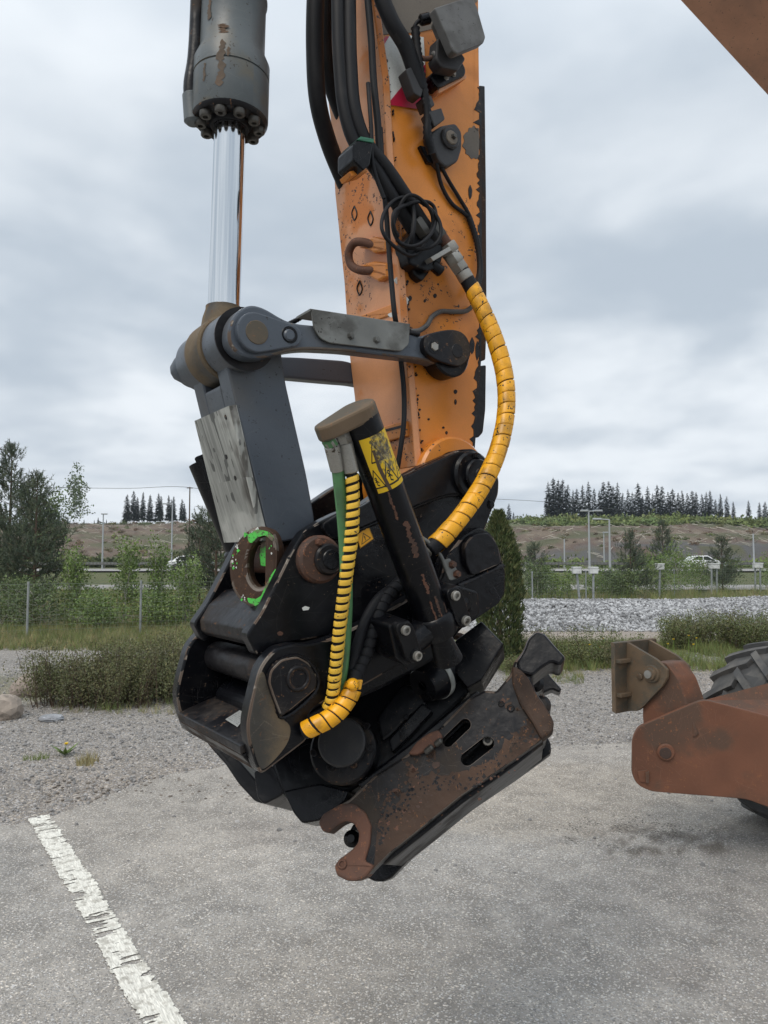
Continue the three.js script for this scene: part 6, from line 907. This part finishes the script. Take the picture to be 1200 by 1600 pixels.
{
  const l0 = ground(42, 997).setY(0), l1 = ground(219, 990).setY(0), st = l1.clone().sub(l0); const L = [-2, -1, 0, 1, 2, 3].map(k => l0.clone().addScaledVector(st, k));
  fence([L[0], L[5]], 1.12, 'wire mesh fence with grey posts on the left, in front of the birches', L);
  const r = [[780, 950], [832, 946.5], [916, 942], [989, 936], [1054, 932], [1112, 929], [1188, 925], [1270, 921]].map(([x, y]) => ground(x, y).setY(0));
  fence(r, 1.15, 'wire mesh fence with grey posts beyond the crushed rock on the right', r);
  const boxM = std({ map: wearTex([196, 198, 196], [150, 150, 146], [120, 116, 110], { cf: 30 }), roughness: 0.5 });
  [[906, 943, 901, 'leaning post with a small white box, leftmost of the five'], [927, 942, 927, 'post with a small white box, second from the left'], [1030, 934, 1031, 'post with a small white box left of the bright birch'], [1116, 927, 1116, 'twin posts with a white box, second from the right edge'], [1184, 924, 1184, 'twin posts with a white box at the right edge']].forEach(([bx, by, tx, label], i) => { const t = thing('socket_post', label, 'post', 'white boxes on posts along the right fence'), b = ground(bx, by).setY(0), top = far(tx, i < 2 ? 893 : 889 - i, -b.z); for (const o of i > 2 ? [-0.12, 0.12] : [0]) part('post', cone(V(b.x + o, 0, b.z), V(top.x + o, top.y, b.z), 0.045, 0.045), postM, t); const w = i > 2 ? 0.42 : 0.3; part('box', new RoundedBoxGeometry(w, 0.2, 0.24, 2, 0.02).translate(top.x, top.y + 0.02, b.z), boxM, t); part('lid', new RoundedBoxGeometry(w + 0.03, 0.05, 0.27, 2, 0.02).translate(top.x, top.y + 0.145, b.z), boxM, t); rebase(t); });
  const lampM = std({ color: 0xa9adb0, roughness: 0.5, metalness: 0.3 });
  const lamp = (px, top, d, arms, label, r = 0.09) => { const t = thing('street_lamp', label, 'street lamp'), b = onGround(px, d), tp = far(px, top, d); part('pole', cone(b, V(b.x, tp.y, b.z), r * 1.25, r * 0.75), lampM, t); for (const ax of arms) { const e = far(px + ax, top - 1, d); part('arm', cone(V(b.x, tp.y, b.z), V(e.x, e.y, b.z), r * 0.6, r * 0.5), lampM, t); part('lamp_head', new RoundedBoxGeometry(0.7, 0.16, 0.3, 2, 0.05).translate(e.x, e.y, b.z), lampM, t); } rebase(t); };
  lamp(160, 804, 89, [3], 'short street lamp on the highway left of the spruce group'); lamp(268, 788, 89, [-10], 'street lamp with one arm in front of the left spruce group'); lamp(921, 799, 68, [-8, 14], 'double armed street lamp before the right spruces'); lamp(953, 812, 62, [-20], 'tall street lamp with one long arm right of the double lamp'); lamp(882, 842, 89, [], 'thin lamp pole without arm left of the double lamp'); lamp(1178, 834, 80, [], 'thin pole near the right edge'); lamp(944, 833, 100, [2], 'small far lamp between the two big lamps');
  // overhead line on poles
  const pole = thing('utility_pole', 'thin utility pole behind the left pines carrying a wire', 'pole'), pb = onGround(295, 150), ptp = far(295, 761, 150); part('pole', cone(pb, V(pb.x, ptp.y, pb.z), 0.16, 0.12), bark, pole); part('crossarm', new THREE.BoxGeometry(1.2, 0.14, 0.14).translate(pb.x, ptp.y - 0.2, pb.z), bark, pole); rebase(pole);
  const wire = (pts, label) => { const g = tube(pts, 0.045, 40, 5), m = new THREE.Mesh(g, std({ color: 0x4a4d50, roughness: 0.6 })); m.name = uname('overhead_wire'); m.userData = { label, category: 'wire' }; scene.add(m); };
  wire([far(-120, 752, 150), far(70, 761, 150), far(200, 763, 150), far(295, 761.5, 150), far(420, 790, 150)], 'overhead wire crossing the sky above the left hillside'); wire([far(560, 772, 170), far(780, 780, 170), far(850, 784, 170), far(1000, 800, 170)], 'overhead wire running behind the arm towards the right spruces');
  // cars on the highway
  const car = (px, d, label, col) => { const t = thing('car', label, 'car', 'cars on the highway'), p = onGround(px, d); p.y = 0.43; const Fz = new Frame(V(p.x, p.y, p.z), V(1, 0, 0), UP, V(0, 0, 1)), S2 = (a) => a.map(([x, y]) => new THREE.Vector2(x, y)), pm = std({ color: col, roughness: 0.25 });
    part('body', slab(Fz, S2([[-2.2, 0.3], [-2.25, 0.75], [-1.95, 0.92], [-1.3, 0.98], [1.0, 0.98], [1.9, 0.86], [2.2, 0.68], [2.2, 0.3]]), -0.85, 0.85, { r: 0.12, bevel: 0.06 }), pm, t); part('cabin', slab(Fz, S2([[-1.7, 0.95], [-1.1, 1.42], [0.25, 1.45], [1.1, 0.96]]), -0.72, 0.72, { r: 0.12, bevel: 0.08 }), pm, t); part('window', slab(Fz, S2([[-1.4, 0.99], [-0.95, 1.34], [-0.3, 1.36], [-0.3, 0.99]]), 0.7, 0.735, { r: 0.05, bevel: 0 }), M_.glass, t); part('window', slab(Fz, S2([[-0.2, 0.99], [-0.2, 1.36], [0.2, 1.36], [0.82, 0.99]]), 0.7, 0.735, { r: 0.05, bevel: 0 }), M_.glass, t); for (const x of [-1.35, 1.35]) for (const z of [-0.78, 0.78]) part('wheel', new THREE.CylinderGeometry(0.32, 0.32, 0.2, 20).rotateX(Math.PI / 2).applyMatrix4(new THREE.Matrix4().makeTranslation(p.x + x, p.y + 0.32, p.z + z)), M_.tyre, t); rebase(t); };
  car(299, 76, 'white car passing on the highway beside the coupler', 0xe8eaec); car(1098, 78, 'white car glimpsed through the birches on the right', 0xe4e6e8);
}
rebase(ex); rebase(tr);
scene.traverse(o => { if (o.isMesh) { o.castShadow = o.receiveShadow = true; } });
renderer.render(scene, camera);
